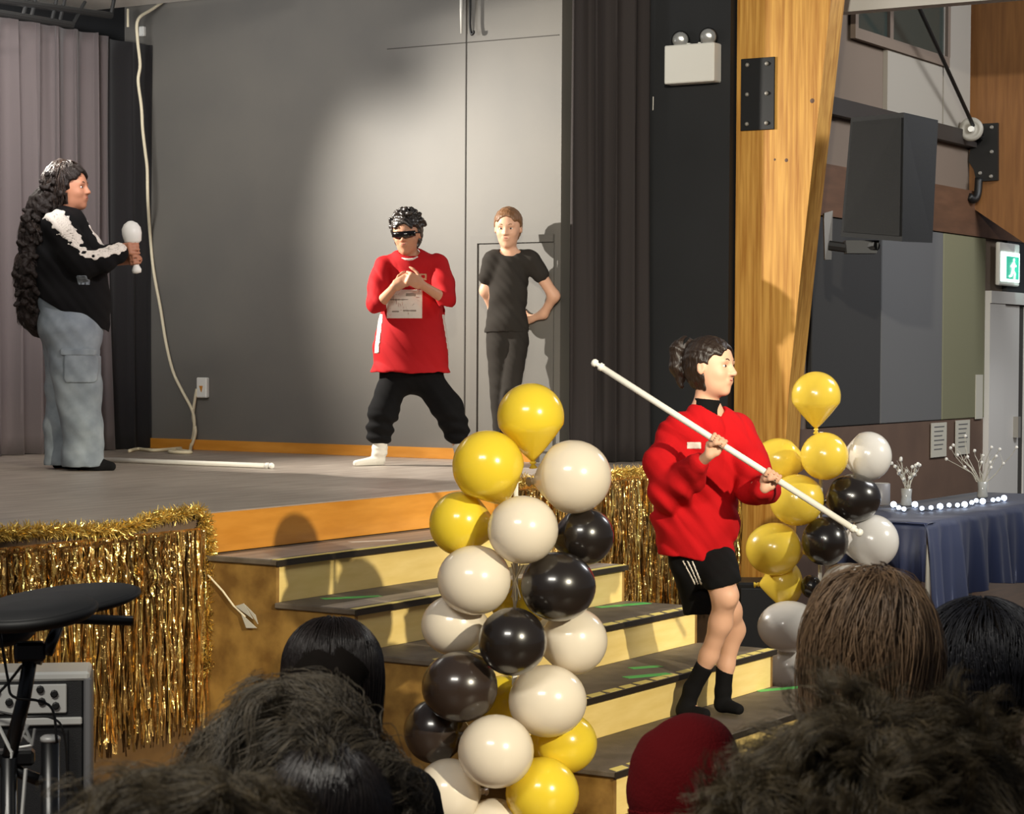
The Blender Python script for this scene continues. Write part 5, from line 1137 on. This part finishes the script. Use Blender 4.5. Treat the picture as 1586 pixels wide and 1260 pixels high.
for i in range(700):
    t = rr.random(); cpt = np.array([np.interp(t, [0, .2, .4, .6, .8, 1], [q[j] for q in (T_(0, -0.2, 0.3), T_(0, -0.40, -0.1), L(62, 340), L(52, 385), L(48, 440), L(54, 505))]) for j in range(3)])
    H.ell(cpt+np.clip(rr.normal(size=3), -1.5, 1.5)*np.array([0.042, 0.085, 0.02]), np.full(3, rr.uniform(0.009, 0.019)), k=0.006)
H.disp(hairfn(0.004, 110)); gh = Gp.mesh(H, 'long_curly_hair', m_hairk)
for (qa, rd, ln, sd) in ((T_(0, -0.1, 0.15), 0.118, 0.10, 41), (L(64, 350), 0.095, 0.16, 42), (L(54, 410), 0.09, 0.16, 43), (L(54, 470), 0.085, 0.10, 44)):
    strands('loose_curls', m_curl, gh, Gp.w(qa), np.array([rd, rd*1.1, rd]), 700, ln, 12, lambda n: np.c_[n[:, 0]*0.2, n[:, 1]*0.2, -0.9*np.ones(len(n))], 0.55, 95, 0.0022, sd, stand=0.2, zmin=-0.6, sel=(lambda n: (n@(Gp.M[:3, :3]@(HR@np.array([0, 1.0, 0])))) < 0.25), grav=0.1, clump=0.3)
S_ = Vox((-0.34, -0.38, 0.60), (0.42, 0.36, 1.42), 0.0062)
S_.chain([L(98, 362), L(106, 410), L(114, 460), L(128, 496)], [0.150, 0.178, 0.185, 0.150], k=0.05); S_.cone(L(94, 352, -0.11), L(104, 350, 0.11), 0.082, k=0.05)
S_.chain([L(92, 352, -0.13), L(112, 385, -0.17), L(130, 408, -0.19)], [0.088, 0.085, 0.080], k=0.03); S_.chain([L(130, 408, -0.19), L(160, 402, -0.19), L(186, 391, -0.16)], [0.080, 0.066, 0.048], k=0.02)
S_.chain([L(108, 350, 0.13), L(150, 404, 0.08), L(188, 388, -0.04)], [0.085, 0.075, 0.046], k=0.03)
S_.cut(L(112, 484), (-0.47, 0, -0.88)); S_.disp(wob(0.006, 34, 2.2)); swt = Gp.mesh(S_, 'black_sweater', m_blk)
reg = S_.clone(); reg.F = np.full(reg.n, 1e2, np.float32); reg.chain([L(84, 332, -0.17), L(112, 362, -0.26), L(138, 388, -0.29)], [0.045, 0.040, 0.036], k=0.01); reg.chain([L(138, 388, -0.28), L(162, 388, -0.25), L(186, 380, -0.2)], [0.036, 0.030, 0.034], k=0.01); reg.chain([L(96, 330, 0), L(150, 372, 0.06)], [0.045, 0.04])
reg.disp(lambda X, Y, Z: 0.012*np.sin(X*95+Z*60)*np.sin(Z*120-X*40+Y*30)+0.006*np.sin(X*60-Z*150)-0.008)
sh2 = S_.clone(); sh2.F = np.maximum(np.maximum(reg.F, S_.F-0.003), -(S_.F+0.004)); Gp.mesh(sh2, 'white_pattern', m_prt, swt)
Q_ = Vox((-0.30, -0.32, 0.015), (0.30, 0.32, 0.98), 0.0065)
Q_.chain([L(106, 470, 0), L(111, 505, 0)], [0.165, 0.178], k=0.04); Q_.chain([L(112, 515, -0.07), L(120, 600, -0.08), L(128, 660, -0.08), L(128, 712, -0.08)], [0.150, 0.120, 0.105, 0.112], k=0.03)
Q_.chain([L(108, 515, 0.07), L(102, 600, 0.08), L(94, 660, 0.08), L(92, 712, 0.08)], [0.145, 0.105, 0.085, 0.085], k=0.03); Q_.cut(L(112, 452), (0.47, 0, 0.88)); Q_.cut((0, 0, 0.022), (0, 0, -1))
Q_.disp(wob(0.006, 26, 4.4)); jn = Gp.mesh(Q_, 'baggy_jeans', m_jean)
pk = Gp.mesh(Q_.shell(L(126, 570, -0.16), (0.082, 0.14, 0.075), t=0.012, rad=0.02), 'cargo_pocket', m_jean, jn); Gp.mesh(Q_.shell(L(122, 545, -0.16), (0.088, 0.14, 0.018), t=0.016, rad=0.006), 'pocket_flap', m_jean, pk)
Gp.mesh(S_.shell(L(128, 434, -0.2), (0.030, 0.2, 0.026), t=0.003, rad=0.01), 'grey_patch', m_jean, swt)
for dy, px in ((-0.08, 128), (0.08, 94)):
    pts_ = [L(px, 716, dy), L(px+22, 720, dy), L(px+44, 722, dy)]; B_ = Vox(np.min(pts_, 0)-0.08, np.max(pts_, 0)+0.08, 0.005); B_.chain(pts_, [0.046, 0.038, 0.026], k=0.03); B_.cut((0, 0, 0.001), (0, 0, -1)); Gp.mesh(B_, 'shoe', m_blk)
mc = empty('microphone_prop', Gp.w(mic0)); tag(mc, 'white pretend microphone held in both hands of the long haired performer', 'microphone')
Bm = basis(Gp.M[:3, :3]@mdv); Lm = np.linalg.norm(mic1-mic0)
MB().lathe([(0.004, -0.012), (0.022, -0.008), (0.026, 0.008), (0.02, 0.022), (0.016, 0.03), (0.018, Lm*0.55), (0.03, Lm*0.64)], c=Gp.w(mic0), R=Bm, n=20).build('handle', m_white, mc, smooth=True)
MB().lathe([(0.02, Lm*0.60), (0.045, Lm*0.68), (0.052, Lm*0.86), (0.05, Lm*0.98), (0.036, Lm*1.08), (0.014, Lm*1.14), (0.001, Lm*1.15)], c=Gp.w(mic0), R=Bm, n=24).build('microphone_head', m_white, mc, smooth=True)

# ---------------------------------------------------------------- audience, seen from behind
m_hA = mat('messy_brown_hair', rgb(84, 72, 50), 0.5, island=0.6); m_hA2 = mat('grey_brown_hair', rgb(78, 69, 54), 0.5, island=0.6)
m_hD = mat('near_black_hair', rgb(30, 23, 20), 0.38, island=0.3); m_hL = mat('light_chestnut_hair', rgb(116, 92, 68), 0.45, island=0.35)
m_hN = mat('blue_black_hair', rgb(24, 24, 30), 0.5, island=0.3); m_scalp = mat('dark_underhair', rgb(20, 16, 13), 0.9, spec=0.1)
m_bean = mat('dark_red_knit', rgb(84, 8, 12), 0.95, bump=0.25, bscale=160, spec=0.15)
def audience(px, py, d, rx, rz, label, cloth, yaw=0.0, scalp=m_scalp, skin=m_skin):
    c = D(px, py, d); P = Person(px, py, depth=d, z0=0.0, label=label); z = c[2]; f = rx/0.085
    V = Vox((-0.32, -0.3, 0.0), (0.32, 0.75, z+rz+0.06), 0.014)
    V.ell((0, 0.005, z-0.01), (rx*0.88, rx*1.05, rz*0.92)); V.chain([(0, 0.02, z-0.08), (0, 0.02, z-0.2*f)], [0.052*f, 0.055*f], k=0.03)
    sh_ = z-0.25*f; V.cone((-0.12*f, 0, sh_), (0.12*f, 0, sh_), 0.05*f, k=0.04); V.chain([(0, 0.01, sh_-0.02), (0, 0.02, 0.52)], [0.10*f, 0.11*f], k=0.05, flat=(0, 1, 0), q=0.8)
    for sx in (-1, 1):
        V.chain([(sx*0.14*f, 0, sh_), (sx*0.19*f, 0.05, sh_-0.24*f), (sx*0.08*f, 0.26, sh_-0.28*f)], [0.042*f, 0.036*f, 0.028*f], k=0.02)
        V.chain([(sx*0.075, 0.03, 0.50), (sx*0.10, 0.40, 0.48), (sx*0.10, 0.42, 0.07), (sx*0.10, 0.53, 0.035)], [0.085, 0.06, 0.04, 0.03], k=0.03)
    for sx in (-1, 1): V.ell((sx*rx*0.92, 0.01, z-0.02), (0.012, 0.022, 0.032), k=0.006)
    body = P.mesh(V, 'body', skin)
    S = Vox((-0.34, -0.22, 0.42), (0.34, 0.4, sh_+0.14), 0.012); S.chain([(0, 0.01, sh_-0.02), (0, 0.02, 0.50)], [0.125*f, 0.14*f], k=0.05, flat=(0, 1, 0), q=0.85); S.cone((-0.12*f, 0, sh_), (0.12*f, 0, sh_), 0.068*f, k=0.04)
    for sx in (-1, 1): S.chain([(sx*0.14*f, 0, sh_), (sx*0.19*f, 0.05, sh_-0.24*f), (sx*0.10*f, 0.23, sh_-0.28*f)], [0.06*f, 0.052*f, 0.042*f], k=0.02)
    S.chain([(0, 0.02, sh_+0.02), (0, 0.02, sh_+0.09*f)], [0.075*f, 0.066*f], k=0.02); S.disp(wob(0.005, 30, px)); P.mesh(S, 'top_garment', cloth)
    t = Vox((-0.3, -0.2, 0.0), (0.3, 0.65, 0.62), 0.014)
    for sx in (-1, 1): t.chain([(sx*0.075, 0.03, 0.50), (sx*0.10, 0.40, 0.48), (sx*0.10, 0.42, 0.10)], [0.098, 0.075, 0.055], k=0.03)
    P.mesh(t, 'trousers', m_charc)
    P.c = c; P.rx, P.rz = rx, rz
    return P
def cap(P, name, m, k=1.0, cut=None, low=0.0, disp=None, res=0.005, back=0.0):
    c = np.array([0, 0.0, P.c[2]]); H = Vox(c-0.26, c+0.2, res); H.ell(c+(0, back, 0), np.array([P.rx, P.rx*1.02, P.rz])*k)
    if low: H.chain([c-(0, 0.03, 0.02), c-(0, 0.05, low)], [P.rx*0.86, P.rx*0.62], k=0.03)
    if cut is not None: H.cut(c+np.array(cut[0]), cut[1])
    if disp: H.disp(disp)
    return P.mesh(H, name, m)
bk = lambda Dn: (Dn@(-fw) > -0.75)

# child with smooth dark hair in front of the steps
a = audience(515, 1030, 4.3, 0.092, 0.094, 'child with smooth very dark hair sitting in front of the steps', m_blk)
cap(a, 'hair', m_scalp, low=0.14, disp=hairfn(0.0012, 120)); 
strands('hair_strands', m_hD, a.root, a.c, np.array([0.096, 0.096, 0.095]), 2600, 0.15, 9, lambda n: np.c_[n[:, 0]*0.2, n[:, 1]*0.2, -np.ones(len(n))*1.2]-np.outer(np.ones(len(n)), fw*0.5), 0.06, 30, 0.0011, 21, stand=0.05, zmin=-0.3, sel=bk, grav=0.12, hug=0.9)
# tall messy haired adult left of centre
a = audience(462, 1262, 2.55, 0.110, 0.135, 'adult with messy grey brown hair, nearest head left of the cream balloons', m_charc)
cap(a, 'hair', m_scalp, low=0.16, disp=hairfn(0.002, 90))
strands('hair_strands', m_hA2, a.root, a.c, np.array([0.120, 0.120, 0.137]), 620, 0.17, 16, lambda n: np.outer(np.ones(len(n)), -rt*0.55)+np.c_[n[:, 0]*0.4, n[:, 1]*0.4, -0.25*np.ones(len(n))], 0.75, 55, 0.0006, 22, stand=0.30, zmin=-0.2, sel=bk, grav=0.05, hug=0.25, locks=18, lockr=0.007)
strands('dark_lower_hair', m_hD, a.root, a.c-fw*0.075+rt*0.034+np.array([0, 0, 0.022]), np.array([0.078, 0.078, 0.078]), 3500, 0.10, 9, lambda n: np.c_[n[:, 0]*0.2, n[:, 1]*0.2, -np.ones(len(n))], 0.10, 40, 0.001, 27, stand=0.05, zmin=-0.3, sel=bk, grav=0.2, hug=0.9)
# messy head low at the left
a = audience(285, 1452, 1.72, 0.10, 0.112, 'person with tousled brown hair low at the bottom left of the crowd', m_charc)
cap(a, 'hair', m_scalp, low=0.12, disp=hairfn(0.002, 90))
strands('hair_strands', m_hA, a.root, a.c, np.array([0.112, 0.112, 0.114]), 520, 0.12, 14, lambda n: np.outer(np.ones(len(n)), -rt*0.7)+np.c_[n[:, 0]*0.5, n[:, 1]*0.5, 0.1*np.ones(len(n))], 0.8, 60, 0.0005, 23, stand=0.40, zmin=-0.2, sel=bk, grav=0.04, hug=0.15, locks=18, lockr=0.006)
# beanie
a = audience(1064, 1218, 3.9, 0.104, 0.116, 'child in a dark red knitted beanie in front of the bottom step', m_blk)
H = Vox(np.array([-0.16, -0.16, a.c[2]-0.12]), np.array([0.16, 0.16, a.c[2]+0.16]), 0.004); H.ell((0, 0, a.c[2]), (0.109, 0.118, 0.122)); H.ell((0.015, -0.01, a.c[2]+0.085), (0.055, 0.06, 0.042), k=0.03); H.cut((0, 0, a.c[2]-0.065), (0, -0.15, -1)); H.disp(wob(0.002, 40, 1)); be = a.mesh(H, 'beanie', m_bean)
H2 = Vox(np.array([-0.16, -0.16, a.c[2]-0.12]), np.array([0.16, 0.16, a.c[2]+0.03]), 0.004); H2.ell((0, 0, a.c[2]), (0.113, 0.122, 0.122)); H2.cut((0, 0, a.c[2]-0.085), (0, -0.15, -1)); H2.cut((0, 0, a.c[2]-0.04), (0, 0.15, 1)); H2.disp(lambda X, Y, Z: 0.0012*np.sin(np.arctan2(Y, X)*70)); a.mesh(H2, 'ribbed_brim', m_bean, be)
strands('hair_strands', m_hL, a.root, a.c-np.array([0, 0, 0.03]), np.array([0.104, 0.112, 0.10]), 900, 0.09, 8, lambda n: np.c_[n[:, 0]*0.1, n[:, 1]*0.1, -np.ones(len(n))], 0.1, 30, 0.001, 24, stand=0.1, zmin=-0.6, sel=lambda n: n[:, 2] < -0.25, grav=0.2)
# long light brown hair
a = audience(1350, 1012, 3.3, 0.080, 0.116, 'woman with long light brown hair in front of the right balloon column', m_blk)
cap(a, 'hair', m_hairl, low=0.26, disp=hairfn(0.002, 70))
strands('hair_strands', m_hL, a.root, a.c, np.array([0.088, 0.088, 0.122]), 640, 0.36, 18, lambda n: np.c_[n[:, 0]*0.3, n[:, 1]*0.3, -np.ones(len(n))*1.0]-np.outer(np.ones(len(n)), rt*0.08), 0.30, 40, 0.0009, 25, stand=0.05, zmin=-0.1, sel=bk, grav=0.22, hug=0.8, locks=16, lockr=0.008)
# navy dark head at the right edge
a = audience(1520, 1020, 4.15, 0.115, 0.115, 'person with short blue black hair at the right edge of the crowd', m_blk)
cap(a, 'hair', m_scalp, low=0.07, disp=hairfn(0.002, 90)); strands('hair_strands', m_hN, a.root, a.c, np.array([0.130, 0.130, 0.117]), 3600, 0.05, 7, lambda n: np.c_[n[:, 0]*0.3, n[:, 1]*0.3, -np.ones(len(n))*0.9], 0.15, 40, 0.0011, 26, hug=0.8, stand=0.1, zmin=-0.4, sel=bk, grav=0.1)
# wild haired adult bottom right
a = audience(1372, 1318, 2.0, 0.118, 0.118, 'adult with wild tousled hair, nearest head at the bottom right', m_charc)
cap(a, 'hair', m_scalp, low=0.12, disp=hairfn(0.002, 90))
strands('hair_strands', m_hA, a.root, a.c, np.array([0.128, 0.128, 0.12]), 800, 0.105, 14, lambda n: np.outer(np.ones(len(n)), rt*0.10)+np.c_[n[:, 0]*0.8, n[:, 1]*0.8, 0.15*np.ones(len(n))], 0.8, 60, 0.0005, 28, stand=0.60, zmin=-0.25, sel=bk, grav=0.02, hug=0.05, locks=18, lockr=0.006)
